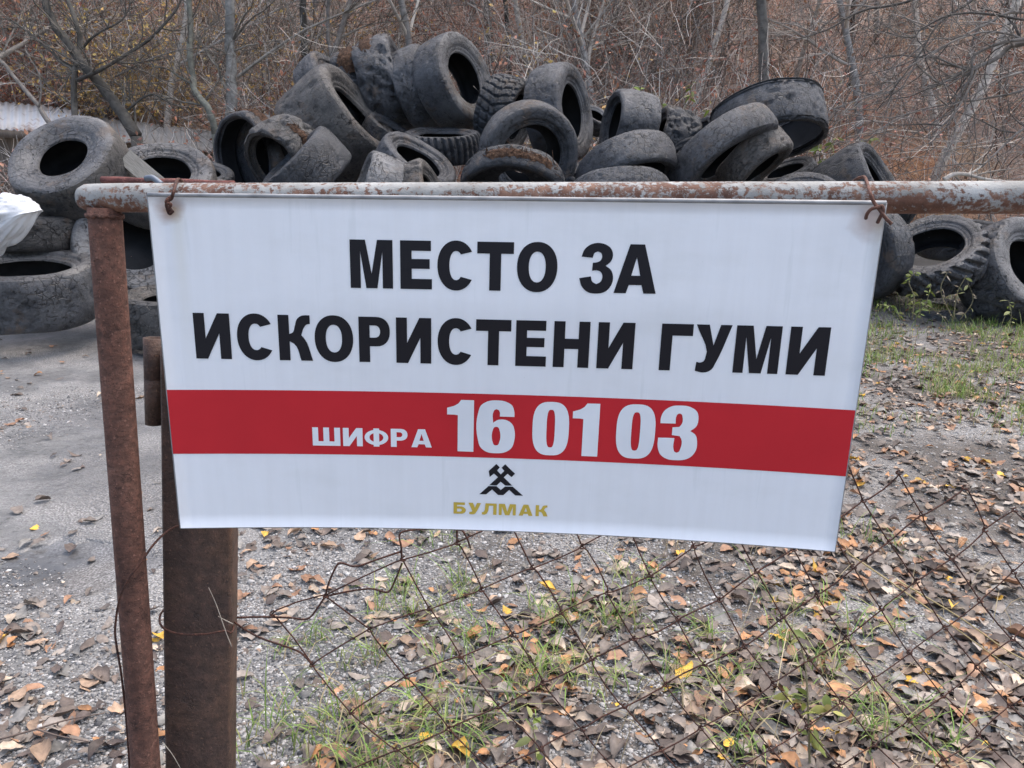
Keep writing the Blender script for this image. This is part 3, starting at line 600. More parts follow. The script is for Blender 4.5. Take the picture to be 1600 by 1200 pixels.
    def rev(prof, n, name, mat, flip=False, rad=True, closed=True):
        pr = resample(prof, n); V = np.stack([np.outer(np.cos(th), pr[:, 0]), np.outer(np.sin(th), pr[:, 0]), np.broadcast_to(pr[:, 1], (NA, n))], 2).reshape(-1, 3)
        V = deform(V, rad); i = np.arange(NA)[:, None]; j = np.arange(n - 1)[None]; i2 = (i + 1) % NA
        q = np.stack([i * n + j, i2 * n + j, i2 * n + j + 1, i * n + j + 1], 2)
        if cut is not None:      # torn-away wedge: (centre angle, half width)
            keep = np.abs((np.degrees(th) - cut[0] + 180) % 360 - 180) > cut[1] * (1 + .4 * np.sin(np.arange(NA) * 1.7)); q = q[keep]
        q = q.reshape(-1, 4)
        return obj(name, mesh(name, V, q[:, ::-1] if flip else q, smooth=not (lug and name == 'tread')), mat, root)
    mat = RUB[tone]
    rev(tr, 26 if lug else 18, 'tread', mat, flip=True)
    rev(side, 22, 'sidewall', RUB[sw] if sw is not None else mat)
    rev([(x if x > .86 * R else rk + (x - rb) * (.88 * R - rk) / (.88 * R - rb), -z) for x, z in side], 12, 'sidewall', mat, flip=True)
    rev(lin, 14, 'inner_liner', LINING, rad=False)
    for cd in (cords or []):      # (angle0, angle1, z0, z1): frayed steel and fabric cords laid bare in the tread
        a0, a1, z0, z1 = cd; na, nz = 60, 10; ta = np.radians(np.linspace(a0, a1, na)); tz = np.linspace(z0, z1, nz) * w
        TA, TZ = np.meshgrid(ta, tz, indexing='ij'); q = np.stack([TA.ravel() * 3, TZ.ravel() * 6 / R, np.full(TA.size, sd * .1)], 1)
        TA = TA + (fbm(q * 3, 2).reshape(TA.shape) - .5) * .10; TZ = TZ + (fbm(q * 4 + 9, 3).reshape(TZ.shape) - .5) * .22 * w
        e = np.minimum(1, np.minimum(np.linspace(0, 1, na), np.linspace(1, 0, na)) * 8)[:, None] * np.minimum(1, np.minimum(np.linspace(0, 1, nz), np.linspace(1, 0, nz)) * 4)[None]
        rr = R * (.982 + .05 * e * (.35 + fbm(q * 8 + 5, 3).reshape(TA.shape)))
        V = deform(np.stack([rr * np.cos(TA), rr * np.sin(TA), TZ], 2).reshape(-1, 3), False); i = np.arange(na - 1)[:, None]; j = np.arange(nz - 1)[None]
        qd = np.stack([i * nz + j, i * nz + j + 1, (i + 1) * nz + j + 1, (i + 1) * nz + j], 2).reshape(-1, 4)
        mb = MB(); mb.add(V, qd[:, ::-1])
        for _ in range(70):
            t0 = np.radians(rng.uniform(a0, a1)); zz = rng.uniform(z0, z1) * w; b0 = np.array([math.cos(t0), math.sin(t0), 0]); tg = np.array([-math.sin(t0), math.cos(t0), 0])
            s0 = b0 * R * .99 + np.array([0, 0, zz]); d_ = b0 * rng.uniform(.2, 1) + tg * rng.normal(0, .9) + np.array([0, 0, rng.normal(0, .6)]); L = R * rng.uniform(.04, .14)
            ps = deform(np.stack([s0, s0 + d_ * L * .5 + rng.normal(0, .01, 3), s0 + d_ * L + rng.normal(0, .02, 3)]), False); mb.add(*tube(ps, [.005, .004, .002], 4))
        obj('torn_cords', mb.mesh('torn_cords', True), CORD, root)
    return root, R, a, ctr, X, Y
T = tyre
# left group
T('big tyre tilted up to the left with dark oval hole, above the white bag', 91, 237, 89, 122, .54, 6.6, .72, .45, 2, rough=.5, sw=4)
T('grey tyre lying face up with a plank poking from its hole', 246, 264, 84, 98, .56, 6.9, .55, .56, 2, rough=.6, sw=4)
T('flat tyre squeezed under the big tilted tyre beside the white bag', 30, 328, 100, 88, .10, 6.75, .42, .5, 2, rough=.8)
T('huge flattened tyre on the mud at the far left with slit opening', 36, 409, 108, 91, .24, 6.15, .66, .60, 1, rough=.9, sw=4)
T('pale tyre facing the camera behind the pipe upright, dirt inside its hole', 206, 378, 84, 80, .84, 6.75, .5, .52, 3, rough=.7, back=.004)
T('tyre lying flat on the mud just behind the left edge of the sign', 272, 456, 84, 90, .22, 6.2, .72, .55, 2, rough=.9)
T('black tyre in shadow between the plank tyre and the main heap', 318, 262, 48, 80, .3, 7.7, .8, .55, 0)
T('low tyre peeping out right of the plank tyre above the rail', 318, 292, 45, 95, .35, 7.2, .5, .55, 2)
# main heap, left end
T('tyre gaping open to the left with a brown torn strip along its top edge', 378, 250, 72, 186, .62, 8.2, .5, .82, 1, back=.4, cords=[(50, 140, -.25, .2)])
T('crumpled brownish tyre crusted with debris in front of the gaping one', 428, 264, 74, 208, .50, 7.7, .7, .70, 2, back=.4, rough=1.7, squash=(1.05, .9, 20), cords=[(35, 95, -.15, .1)])
T('blue black tyre with its bare tread slab turned to the camera', 450, 246, 76, 134, .06, 7.25, .72, .55, 0, rough=.6)
T('large tyre with a thin slit hole leaning on the left shoulder of the heap', 566, 168, 90, 40, .26, 8.6, .95, .52, 2, rough=.7)
T('tyre half hidden behind the slit-holed tyre on the left shoulder', 536, 132, 66, 42, .30, 9.3, .55, .6, 1, rough=.7)
T('tattered tyre with a dark wet gash, first of the leaning row at the top', 588, 128, 58, 18, .16, 9.5, .75, .55, 1, rough=1.9, cords=[(100, 220, -.2, .25)])
T('tattered tyre with wide brown torn band, tallest of the leaning row', 633, 126, 76, 20, .16, 9.4, .62, .55, 1, rough=1.3, cords=[(70, 200, -.25, .15)])
T('bald grey tyre squeezed beside the upright one at the heap top', 680, 132, 66, 22, .18, 9.25, .62, .55, 1, rough=.8)
T('upright tyre with pale sidewall and round black hole at the top of the heap', 733, 120, 74, 24, .50, 9.0, .62, .54, 1, rough=.35, sw=4)
T('small bare tyre lump under the leaning row', 612, 196, 40, 60, .25, 8.9, 1., .55, 0, rough=.7)
T('ribbed tractor tyre lying flat in the shade under the top row', 690, 206, 62, 90, .14, 8.6, .55, .6, 0, 'rib', .6)
T('grey bald tyre just showing behind the block-treaded tyre', 792, 172, 52, 40, .4, 9.7, .7, .55, 1, rough=.6)
T('block treaded tyre in the middle of the heap right of the upright one', 815, 186, 58, -14, .35, 9.0, .8, .6, 0, 'block', .5)
T('tall narrow tyre standing edge on with slim dark hole at the heap centre', 902, 174, 74, 10, .36, 8.6, .66, .55, 1, rough=.6, squash=(1, 1.02, 0))
T('round tyre facing the camera with wide dark hole at the heap centre', 833, 246, 79, 320, .93, 7.9, .5, .60, 1, rough=.4, back=.45)
T('torn tyre with rusty cords and dark inside, front of the heap centre', 800, 308, 82, 262, .60, 7.4, .38, .82, 0, rough=.9, back=.3, cords=[(40, 125, -.2, .25)])
T('smooth tyre tipped to the right with curved slot hole, left of the torn front tyre', 660, 243, 66, 58, .36, 7.9, .9, .58, 1, rough=.8)
T('dented brown grey tyre low in front of the curved-slot tyre', 680, 300, 56, 20, .25, 7.4, .95, .55, 2, rough=1.5)
T('pale scuffed tyre with a rusty vertical tear at the rail', 562, 284, 56, 155, .12, 7.3, 1., .55, 3, rough=1.1, cords=[(35, 140, -.42, -.2)])
# main heap, right end
T('bald tyre leaning left beside the tall narrow one', 952, 194, 56, 168, .28, 8.5, .95, .62, 1, rough=.7)
T('ragged tyre strewn with debris between the bald leaning tyre and the big right one', 1022, 212, 50, 160, .25, 8.8, .95, .6, 0, rough=1.8, cords=[(60, 110, -.1, .1)])
T('small dark lugged tyre wedged left of the folded tyre', 1082, 222, 50, 150, .3, 8.8, .9, .6, 0, 'lug', .8)
T('scrap of tyre peeking out behind the tall narrow tyre', 934, 178, 26, 60, .4, 9.4, .8, .55, 1)
T('tyre lying with scuffed round tread up, low at the heap centre right', 988, 292, 80, 292, .40, 7.7, .54, .72, 1, rough=.5, back=.4)
T('half hidden bald tyre at the rail in front of the scuffed one', 968, 330, 80, 275, .36, 7.3, .42, .7, 1, rough=.5, back=.4)
T('folded tyre with a long slanting crease hole', 1140, 254, 86, 310, .40, 7.6, .46, .50, 1, rough=.6, squash=(1.06, .66, 12), back=.3)
T('muddy tyre with a rusty patch behind the folded tyre', 1192, 268, 60, 312, .2, 7.75, .6, .55, 2, rough=1.0, cords=[(240, 290, -.3, .1)])
T('big tyre tipped forward with gaping black mouth, highest on the right', 1206, 226, 86, 284, .36, 8.4, .62, .88, 1, rough=.8, back=.5)
T('smooth tyre arching at the rail below the gaping one', 1262, 304, 62, 82, .62, 7.5, .5, .6, 1, rough=.5)
T('lumpy dark tyre at the right foot of the heap', 1378, 272, 66, 34, .22, 7.9, 1.05, .55, 0, rough=.9)
T('far dark tyre at the right end of the heap above the rail', 1398, 300, 46, 60, .3, 8.6, .8, .55, 0, rough=1.)
T('shredded dark casing jammed above the scuffed round tyre', 1052, 236, 44, 120, .2, 8.3, .9, .6, 0, rough=1.6, cords=[(60, 120, -.2, .1)])
T('bald tyre edge filling the gap below the tall narrow tyre', 925, 262, 50, 100, .3, 8.2, .8, .6, 0, rough=.9)
T('dusty tyre edge showing between the gaping mouth and the folded tyre', 1226, 262, 46, 110, .3, 8.5, .7, .6, 2, rough=1.2)
# right group under the rail
T('dark tyre edge showing past the right side of the sign', 1331, 400, 77, 192, .80, 7.5, .5, .52, 0, rough=.5)
T('tyre lying tilted with lugged rim and scrap rubber in its oval hole', 1454, 379, 78, 106, .60, 7.35, .55, .58, 1, 'lug', .5, sw=4)
T('crumbling tyre leaning at the right edge of the photo', 1620, 411, 88, 32, .52, 7.2, .75, .50, 1, rough=1.2, sw=4)
T('tyre lying behind the lugged one just below the rail', 1500, 352, 60, 92, .2, 8.4, .6, .55, 1, rough=.6)
T('sunken tyre half buried in weeds below the lugged one', 1462, 476, 58, 90, .2, 7.6, .5, .55, 0, rough=1.2)
for n_, (x, y, d) in enumerate([(400, 470, 7.3), (530, 478, 7.2), (660, 470, 7.3), (790, 478, 7.2), (920, 470, 7.25), (1050, 478, 7.2), (1180, 472, 7.3), (1290, 465, 7.6), (400, 365, 7.9), (540, 372, 7.7), (680, 380, 7.6), (820, 380, 7.7), (960, 392, 7.6), (1100, 375, 7.8), (1230, 380, 7.9)]):
    T('worn tyre in the lower part of the heap, behind the sign', x, y - (42 if n_ < 8 else 12), 78, 80 + rng.uniform(-25, 25), .25 + rng.uniform(0, .2), d, .7, .58, n_ % 3, group='tyres hidden behind the sign')


# ---------------------------------------------------------------- bag, plank, shed
k = NT('white_plastic_sack'); BAG = k.fin(k.ramp(k.noise(6, 5, .6), [(.3, (.50, .51, .53)), (.7, (.68, .68, .68))]), .35, k.noise(9, 4, .55), .5, .02)
bc = P(2, 346, 5.75); nb, mbn = 96, 64
ta = np.linspace(0, 2 * math.pi, nb, endpoint=False); pa = np.linspace(.02, math.pi - .02, mbn)
TA, PA = np.meshgrid(ta, pa); d3 = np.stack([np.sin(PA) * np.cos(TA), np.sin(PA) * np.sin(TA), np.cos(PA)], 2).reshape(-1, 3)
dg = d3 @ np.array([[.77, .0, .64], [0, 1, 0], [-.64, 0, .77]]).T            # folds run from upper right to lower left
r = .80 + .5 * (fbm(d3 * 1.2 + 1, 2) - .5)
for a_, sc_, o_ in ((.22, np.array([.9, 2.2, 4.2]), 3), (.12, np.array([1.4, 3.2, 5.5]), 8), (.04, np.array([3, 7, 13.]), 5)): r = r + a_ * (1 - .75 * ss(.35, .85, d3[:, 0])) * (np.abs(fbm(dg * sc_ + o_, 2) - .5) * 2 - .25)
v = d3 * r[:, None] * np.array([.39, .20, .25]); v[:, 2] += (1 - ss(-.16, .08, v[:, 2])) * .72 * (v[:, 0] - .05) + .09 * v[:, 0]
i, j = np.meshgrid(np.arange(nb), np.arange(mbn - 1)); a = (j * nb + i).ravel(); b = (j * nb + (i + 1) % nb).ravel()
bag = obj('plastic_sack', mesh('plastic_sack', v, np.stack([a, a + nb, b + nb, b], 1), smooth=True), BAG, None, 'crumpled white plastic sack lying on the flat tyre at the far left', 'sack'); bag.location = bc
k = NT('weathered_plank'); WOODM = k.fin(k.ramp(k.noise(4, 6, .7, k.map((3, 30, 30))), [(.3, (.20, .18, .15)), (.7, (.42, .39, .34))]), .85, k.noise(4, 6, .7, k.map((3, 40, 40))), .5, .01)
import bmesh
def bevel_box(name, sx, sy, sz, bev=.004, jag=0):
    bm = bmesh.new(); bmesh.ops.create_cube(bm, size=1); bmesh.ops.scale(bm, vec=(sx, sy, sz), verts=bm.verts)
    bmesh.ops.bevel(bm, geom=bm.edges[:], offset=bev, segments=2, affect='EDGES'); me = bpy.data.meshes.new(name); bm.to_mesh(me); bm.free(); return me
pa_, pb_ = P(197, 246, 6.72), P(262, 300, 6.80); ax = pb_ - pa_; L = np.linalg.norm(ax); ax /= L
vd = (pa_ - CAM) / np.linalg.norm(pa_ - CAM); ny = np.cross(ax, vd); ny /= np.linalg.norm(ny); nz = np.cross(ax, ny)
pl = obj('plank', bevel_box('plank', L + .15, .15, .028), WOODM, None, 'short weathered grey plank sticking out of the hole of a tyre', 'plank')
pl.matrix_world = Matrix.Translation((pa_ + pb_) / 2 + ax * .06) @ Matrix((ax, ny, nz)).transposed().to_4x4()
# low shed with pale metal roof at the left edge of the wood
k = NT('pale_metal_roof'); ROOF = k.fin(k.mix(k.math('MULTIPLY', k.g(k.noise(2.2, 6, .65), .56, .66), .8), k.ramp(k.noise(.7, 5, .6), [(.3, (.50, .51, .53)), (.7, (.74, .75, .77))]), (.24, .13, .09)), .5, k.noise(5), .2)
k = NT('dark_boards'); BOARD = k.fin(k.ramp(k.noise(2, 5, .7, k.map((8, 8, .8))), [(.3, (.09, .068, .052)), (.7, (.22, .17, .13))]), .85)
k = NT('grey_render_wall'); GREYW = k.fin(k.ramp(k.noise(1.2, 5, .6), [(.3, (.17, .165, .16)), (.7, (.33, .325, .32))]), .9)
shed = thing('shed', 'low shed with pale metal roof behind the bushes at the left', 'shed', (0, 0, 0))
def roof(c0, c1, c2, c3, n, name, mat, corr=.016):
    c0, c1, c2, c3 = map(np.array, (c0, c1, c2, c3)); up = np.cross(c1 - c0, c3 - c0); up /= np.linalg.norm(up); up *= np.sign(up[2])
    m = n * 8; V = []
    for t in np.linspace(0, 1, m + 1):
        h = up * corr * math.cos(t * n * 2 * math.pi)
        for s_ in np.linspace(0, 1, 4): V.append((c0 + (c1 - c0) * t) * (1 - s_) + (c3 + (c2 - c3) * t) * s_ + h)
    V = np.array(V); V2 = V - up * .012; N = len(V); i, j = np.meshgrid(np.arange(m), np.arange(3)); a = (i * 4 + j).ravel(); q = np.stack([a, a + 4, a + 5, a + 1], 1)
    e0 = np.arange(m) * 4; eq = np.stack([e0, e0 + 4, e0 + 4 + N, e0 + N], 1); e1 = e0 + 3; eq2 = np.stack([e1, e1 + 4, e1 + 4 + N, e1 + N], 1)
    return obj(name, mesh(name, np.concatenate([V, V2]), [np.concatenate([q, q[:, ::-1] + N, eq, eq2])]), mat, shed)
ra, rb2, rc, rd = P(-60, 196, 12.2), P(125, 212, 12.5), P(125, 172, 13.9), P(-60, 152, 13.6)
roof(ra, rb2, rc, rd, 16, 'roof', ROOF)
rb3, rc3 = P(128, 214, 12.5), P(128, 180, 13.9); re, rf = P(345, 238, 12.9), P(345, 206, 14.2)
roof(rb3, re, rf, rc3, 18, 'roof', GREYW, .012)
def wallq(a, b, name, mat, th=.1):
    a, b = np.array(a), np.array(b); n_ = np.cross(b - a, [0, 0, 1]); n_ /= np.linalg.norm(n_); n_ *= -np.sign(n_[1]) if n_[1] else 1
    V = []
    for off in (0, th):
        for p, z in ((a, -1.2), (b, -1.2), (b, None), (a, None)):
            q = p - n_ * off; V.append([q[0], q[1], p[2] - .03 if z is None else p[2] + z])
    return obj(name, mesh(name, V, np.array([[0, 1, 2, 3], [4, 7, 6, 5], [0, 4, 5, 1], [3, 2, 6, 7], [0, 3, 7, 4], [1, 5, 6, 2]])), mat, shed)
wallq(ra + np.array([0, .2, 0]), rb2 + np.array([0, .2, 0]), 'wall', BOARD); wallq(rb3 + np.array([0, .2, 0]), re + np.array([0, .2, 0]), 'wall', BOARD)
mb = MB(); mb.add(*box_v((ra + rb2) / 2 + np.array([0, -.03, -.07]), (rb2 - ra) / 2, [0, .015, 0], [0, 0, .06])); obj('fascia', mb.mesh('fascia'), BOARD, shed)

# ---------------------------------------------------------------- trees
BARK = m_attr('bark', .9, 40, .4, 14); TWIGM = m_attr('twigs', .85, None, .25, 3); LEAFM = m_attr('dead_leaves', .6, 90, .34, 45, .12); GRASSM = m_attr('grass_blades', .6, None, .2, 6, .3)
def grow(r, p, d, L, rad, lv, maxlv, out, up=.15, wig=.16, nch=(4, 7), spread=(30, 65)):
    n = max(4, 8 - lv * 2); pts = [np.array(p, float)]; d = np.array(d, float); ds = []
    for i in range(n):
        d = d + r.normal(0, wig, 3) + np.array([0, 0, up * .25]); d /= np.linalg.norm(d); pts.append(pts[-1] + d * L / n); ds.append(d.copy())
    rr = rad * np.linspace(1, .30, n + 1); out.append((np.array(pts), rr, lv))
    if lv >= maxlv: return
    for _ in range(r.integers(*nch)):
        t = r.uniform(.22 if lv == 0 else .12, .98) * n; i = min(int(t), n - 1); f = t - i
        q = pts[i] * (1 - f) + pts[i + 1] * f; ax = r.normal(0, 1, 3); ax -= ds[i] * ax.dot(ds[i]); ax /= np.linalg.norm(ax)
        an = R_(r.uniform(*spread)); nd = ds[i] * math.cos(an) + ax * math.sin(an)
        grow(r, q, nd, L * r.uniform(.35, .68), max(.0022, rr[i] * r.uniform(.38, .62)), lv + 1, maxlv, out, up, wig * 1.12, nch, spread)
def tree_meshes(name, out, barkc, twigc, r, split=0):
    A, B = MB(), MB()
    for pts, rr, lv in out:
        c = np.array(barkc if lv <= split else twigc) * r.uniform(.6, 1.45)
        v, f = tube(pts, rr, 9 if lv == 0 else (5 if lv == 1 else 3), lv == 0); (A if lv <= split else B).add(v, f, c)
    return A.mesh(name + '_trunk', True), (B.mesh(name + '_branches', True) if B.v else None)
GREY, TAN, DARK = (.40, .375, .345), (.52, .46, .395), (.19, .168, .148)
protos = []
for q in range(6):
    r = np.random.default_rng(100 + q); out = []
    Lt = r.uniform(6.5, 9.5); grow(r, (0, 0, -.3), (r.normal(0, .10), r.normal(0, .10), 1), Lt, r.uniform(.055, .11), 0, 3, out, .12, .07, (9, 14), (25, 60))
    protos.append(tree_meshes('bare_tree', out, [GREY, (.13, .12, .105), TAN][q % 3], [GREY, TAN, DARK][(q + 1) % 3], r))
r = np.random.default_rng(5); n_ = 0
spots = [(-10.5, 15.5), (-8.2, 17.5), (-6.4, 14.6), (-4.6, 18.3), (-3.9, 15.2), (-2.5, 17.2), (-1.6, 14.2), (-.4, 18.8), (.6, 15.6), (1.5, 14.1), (2.3, 17.3), (3.1, 15.0), (3.9, 18.6), (4.5, 14.3), (5.5, 16.5), (6.4, 14.8), (7.4, 17.9), (8.2, 15.3), (9.3, 17.0), (10.4, 15.2), (-7.2, 20.5), (-1.0, 21.0), (2.0, 20.6), (6.2, 21.2), (9.0, 20.4), (11.6, 19.2), (-12, 18.8), (-9.4, 13.6), (.0, 16.9), (7.0, 13.6)]
for x, y in spots:
    tm, bm_ = protos[n_ % 6]; root = thing('bare_tree', 'bare thin stemmed tree among many on the wooded slope behind the tyres', 'tree', (x, y, float(height([x], [y])[0]) - .05), 'bare trees on the wooded slope')
    root.rotation_euler = (0, 0, r.uniform(0, 6.28)); root.scale = (1, 1, 1); s_ = r.uniform(.8, 1.2)
    for nm, me in (('trunk', tm), ('branches', bm_)):
        o = bpy.data.objects.new(nm, me); C.objects.link(o); o.parent = root; o.scale = (s_,) * 3
        if not me.materials: me.materials.append(BARK if nm == 'trunk' else TWIGM)
    n_ += 1
def hand_tree(label, trunks, limbs, depth, rt, seed, barkc=DARK, twigc=TAN, twigs=7, base=None, dvar=.5, cat='tree'):
    r = np.random.default_rng(seed); A, B = MB(), MB()
    def path(px, rad, mbx, c, wob):
        dd = depth + wob * np.cumsum(r.normal(0, .18, len(px))); p = smooth_path([P(x, y, z) for (x, y), z in zip(px, dd)], 5); p = p + (fbm(p * 6 + seed, 2)[:, None] - .5) * .05
        mbx.add(*tube(p, np.linspace(rad[0], rad[1], len(p)), 8), np.array(c) * r.uniform(.75, 1.3)); return p
    for px, rad in trunks:
        p = path(px, rad, A, barkc, dvar)
        if base is not None:
            g = p[0].copy(); g[2] = float(height([g[0]], [g[1]])[0]) - .1; A.add(*tube([g, (g + p[0]) / 2, p[0]], [rad[0] * 1.3, rad[0] * 1.1, rad[0]], 8), barkc)
        ps = [(p, twigs)]
        for q, n in ps: twig(r, q, n, B, twigc, rad[0] * .25)
    for px, rad in limbs:
        p = path(px, rad, B, barkc if r.random() < .5 else twigc, dvar); twig(r, p, twigs, B, twigc, rad[0] * .45)
    root = thing('bare_tree', label, cat, P(*trunks[0][0][0], depth) if trunks else P(*limbs[0][0][0], depth)); off = np.array(root.location)
    if A.v: obj('trunk', A.mesh('trunk', True, off), BARK, root)
    obj('branches', B.mesh('branches', True, off), BARK, root)
    return root
def twig(r, p, n, B, c, rad):
    for _ in range(n):
        i = r.integers(len(p) // 8, len(p) - 1); d = p[min(i + 1, len(p) - 1)] - p[i - 1]; d /= np.linalg.norm(d) + 1e-9; ax = r.normal(0, 1, 3); ax -= d * ax.dot(d); ax /= np.linalg.norm(ax); an = R_(r.uniform(25, 65))
        out = []; grow(r, p[i], d * math.cos(an) + ax * math.sin(an), r.uniform(.4, 1.3), max(.004, rad), 1, 3, out, .1, .2, (2, 5), (25, 60))
        for q, rr, lv in out: B.add(*tube(q, rr, 3, False), np.array(c) * r.uniform(.5, 1.3))
hand_tree('gnarled dark bare tree leaning left behind the tilted tyre at far left', [([(212, 214), (192, 177), (168, 147), (141, 114), (123, 93), (99, 60), (84, 33), (72, 6), (66, -30)], (.085, .045)), ([(117, 190), (117, 150), (116, 114), (123, 75), (120, 36), (105, 0), (100, -30)], (.045, .03))],
          [([(120, 126), (159, 108), (207, 79), (234, 61), (264, 30), (283, 0), (295, -30)], (.03, .012)), ([(129, 75), (150, 54), (192, 30), (204, 0)], (.02, .008)), ([(114, 114), (75, 78), (24, 36), (-10, 27)], (.022, .01)), ([(110, 105), (60, 62), (10, 40)], (.014, .006)), ([(190, 180), (230, 150), (262, 160), (300, 172)], (.018, .007)), ([(212, 205), (208, 160), (190, 150)], (.02, .008)), ([(180, 120), (240, 90), (300, 75), (345, 85)], (.012, .005))], 11.0, .08, 31, (.075, .068, .058), (.15, .135, .115), 9, 1)
hand_tree('thin dark sapling slanting left at the left edge of the photo', [([(80, 195), (45, 147), (0, 93), (-30, 60)], (.035, .018))], [([(60, 168), (62, 120), (40, 80)], (.014, .006))], 10.6, .03, 32, DARK, DARK, 6, 1)
hand_tree('straight grey lichened trunk rising left of the heap of tyres', [([(360, 190), (362, 150), (361, 100), (360, 60), (358, 10), (357, -40)], (.095, .07))], [([(357, 144), (339, 105), (320, 78), (300, 52)], (.025, .008)), ([(372, 120), (400, 98), (432, 75), (480, 45), (550, 15), (600, -5)], (.028, .01)), ([(366, 80), (390, 70), (440, 62)], (.018, .006)), ([(362, 165), (385, 130), (395, 108)], (.018, .007))], 12.0, .09, 33, (.20, .195, .18), (.22, .20, .17), 7, 1)
hand_tree('slender mossy tree curving up between the leaning tree and the straight trunk', [([(336, 210), (322, 165), (303, 135), (298, 90), (297, 45), (294, -20)], (.055, .04))], [([(322, 165), (285, 160), (240, 145)], (.02, .007)), ([(303, 135), (265, 110), (235, 104)], (.018, .006)), ([(318, 160), (340, 130), (350, 118)], (.014, .006))], 11.6, .05, 34, (.14, .14, .115), (.17, .155, .13), 8, 1)
hand_tree('dark forked tree standing just above the left shoulder of the heap', [([(500, 150), (520, 90), (535, 40), (552, -20)], (.05, .04)), ([(518, 92), (512, 40), (515, -20)], (.035, .025))], [([(530, 60), (580, 38), (640, 30)], (.018, .006)), ([(505, 110), (470, 60), (450, 10)], (.016, .006))], 12.4, .05, 35, DARK, (.19, .17, .14), 8, 1)
hand_tree('large bare tree whose branches reach in from the right edge', [([(1760, 200), (1730, 120), (1690, 40), (1670, -60)], (.10, .07))],
          [([(1715, 95), (1600, 66), (1555, 93), (1510, 111), (1480, 126), (1450, 133)], (.036, .008)), ([(1700, 60), (1600, 60), (1525, 84), (1517, 120), (1495, 153), (1489, 180), (1459, 207)], (.022, .005)), ([(1690, 20), (1560, -15), (1507, 9), (1465, 39), (1435, 87), (1369, 174)], (.024, .005)), ([(1680, -20), (1500, -30), (1417, 3), (1345, 18), (1288, 48), (1231, 63)], (.022, .005)),
           ([(1600, 30), (1500, 20), (1441, 45), (1426, 58), (1375, 48)], (.015, .004)), ([(1730, 130), (1640, 130), (1560, 150), (1470, 165), (1390, 185)], (.02, .005)), ([(1740, 160), (1640, 190), (1597, 204), (1555, 240), (1534, 261)], (.022, .007)), ([(1700, 50), (1590, 20), (1540, 40), (1480, 70), (1380, 140), (1300, 170)], (.02, .005)), ([(1735, 150), (1650, 110), (1570, 120), (1500, 160), (1440, 175)], (.018, .004)), ([(1600, 66), (1575, 30), (1530, 10)], (.015, .005)), ([(1725, 120), (1640, 80), (1570, 52), (1500, 60), (1410, 110)], (.02, .005))], 8.6, .08, 36, (.085, .075, .065), (.22, .195, .17), 9, 1, .35)
o = hand_tree('dead fallen branch lying along the rail top at the right', [], [([(1474, 281), (1490, 274), (1510, 273), (1546, 279), (1575, 284)], (.03, .012)), ([(1510, 273), (1530, 262), (1555, 240)], (.015, .006))], 9.0, .03, 37, (.07, .065, .06), TAN, 3, None, .1, 'branch'); o.name = 'dead_branch'
# dense thicket of brush over the slope
tpl = []
for q in range(7):
    r = np.random.default_rng(300 + q); mb = MB()
    for st in range(r.integers(4, 8)):
        out = []; grow(r, (r.normal(0, .25), r.normal(0, .25), -.1), (r.normal(0, .35), r.normal(0, .35), 1), r.uniform(1.3, 3.0), r.uniform(.008, .016), 0, 2, out, .1, .17, (4, 8), (20, 60))
        for pts, rr, lv in out: mb.add(*tube(pts, np.maximum(rr, .0036), 3, False), np.array([GREY, TAN, DARK, (.26, .17, .13), GREY][r.integers(5)]) * r.choice([.35, .6, 1., 1.5, 1.9]))
    tpl.append((np.concatenate(mb.v), np.concatenate(mb.f[4]), np.concatenate(mb.c)))
r = np.random.default_rng(77); V, Q, K = [], [], []; n0 = 0; LV = []; LC = []
for q in range(276):
    y = 12.0 + 11 * r.random() ** 1.25; x = r.uniform(-.72, .72) * (y + 1)
    if q >= 240: y = r.uniform(10.2, 11.5); x = r.uniform(-8.2, -4.4)
    if 11.5 < y < 14.6 and x < -4: y += 2.8
    v, f, c = tpl[r.integers(7)]; an = r.uniform(0, 6.28); s_ = r.uniform(.6, 1.35) * (.42 if q >= 240 else 1); cs, sn = math.cos(an) * s_, math.sin(an) * s_
    w = np.stack([v[:, 0] * cs - v[:, 1] * sn + x, v[:, 0] * sn + v[:, 1] * cs + y, v[:, 2] * s_ * r.uniform(.7, 1.1)], 1); w[:, 2] += float(height([x], [y])[0])
    V.append(w); Q.append(f + n0); K.append(c * r.uniform(.7, 1.25)); n0 += len(w)
    m = r.integers(80, 330) * (3 if x < -7 and y > 14 else 1); pk = w[r.integers(0, len(w), m)] + r.normal(0, .05, (m, 3)); LV.append(pk)
    zone = fbm(np.array([[x * .33, y * .3, 4.]]), 2)[0] + (.10 if abs(x + 5.2) < 1.6 else 0)
    base = np.array([(.44, .20, .13), (.42, .25, .17), (.60, .40, .13), (.40, .29, .20)][0 if zone > .55 else (2 if x < -6.2 or (zone < .42 and x < 3) else r.choice([1, 3]))]); LC.append(base * r.uniform(.6, 1.5, (m, 1)) * r.uniform(.9, 1.1, (m, 3)))
obj('thicket', mesh('thicket', np.concatenate(V), [np.concatenate(Q)], np.concatenate(K), True), TWIGM, None, 'tangled grey brown leafless brush covering the slope behind the tyres', 'brush', None, 'stuff')
def leaf_cloud(name, c, size, col, mat, r, **kw):
    n = len(c); a = r.normal(0, 1, (n, 3)); a /= np.linalg.norm(a, axis=1)[:, None]; b = np.cross(a, r.normal(0, 1, (n, 3))); b /= np.linalg.norm(b, axis=1)[:, None]; s = (size * r.uniform(.6, 1.4, n))[:, None]
    nn = np.cross(a, b) * s * .22
    V = np.stack([c - a * s, c + b * s * .5 + nn, c + a * s, c - b * s * .5 + nn], 1).reshape(-1, 3); i = np.arange(n)[:, None] * 4
    return obj(name, mesh(name, V, [np.concatenate([i + [0, 1, 2], i + [0, 2, 3]])], np.repeat(col, 4, 0)), mat, **kw)
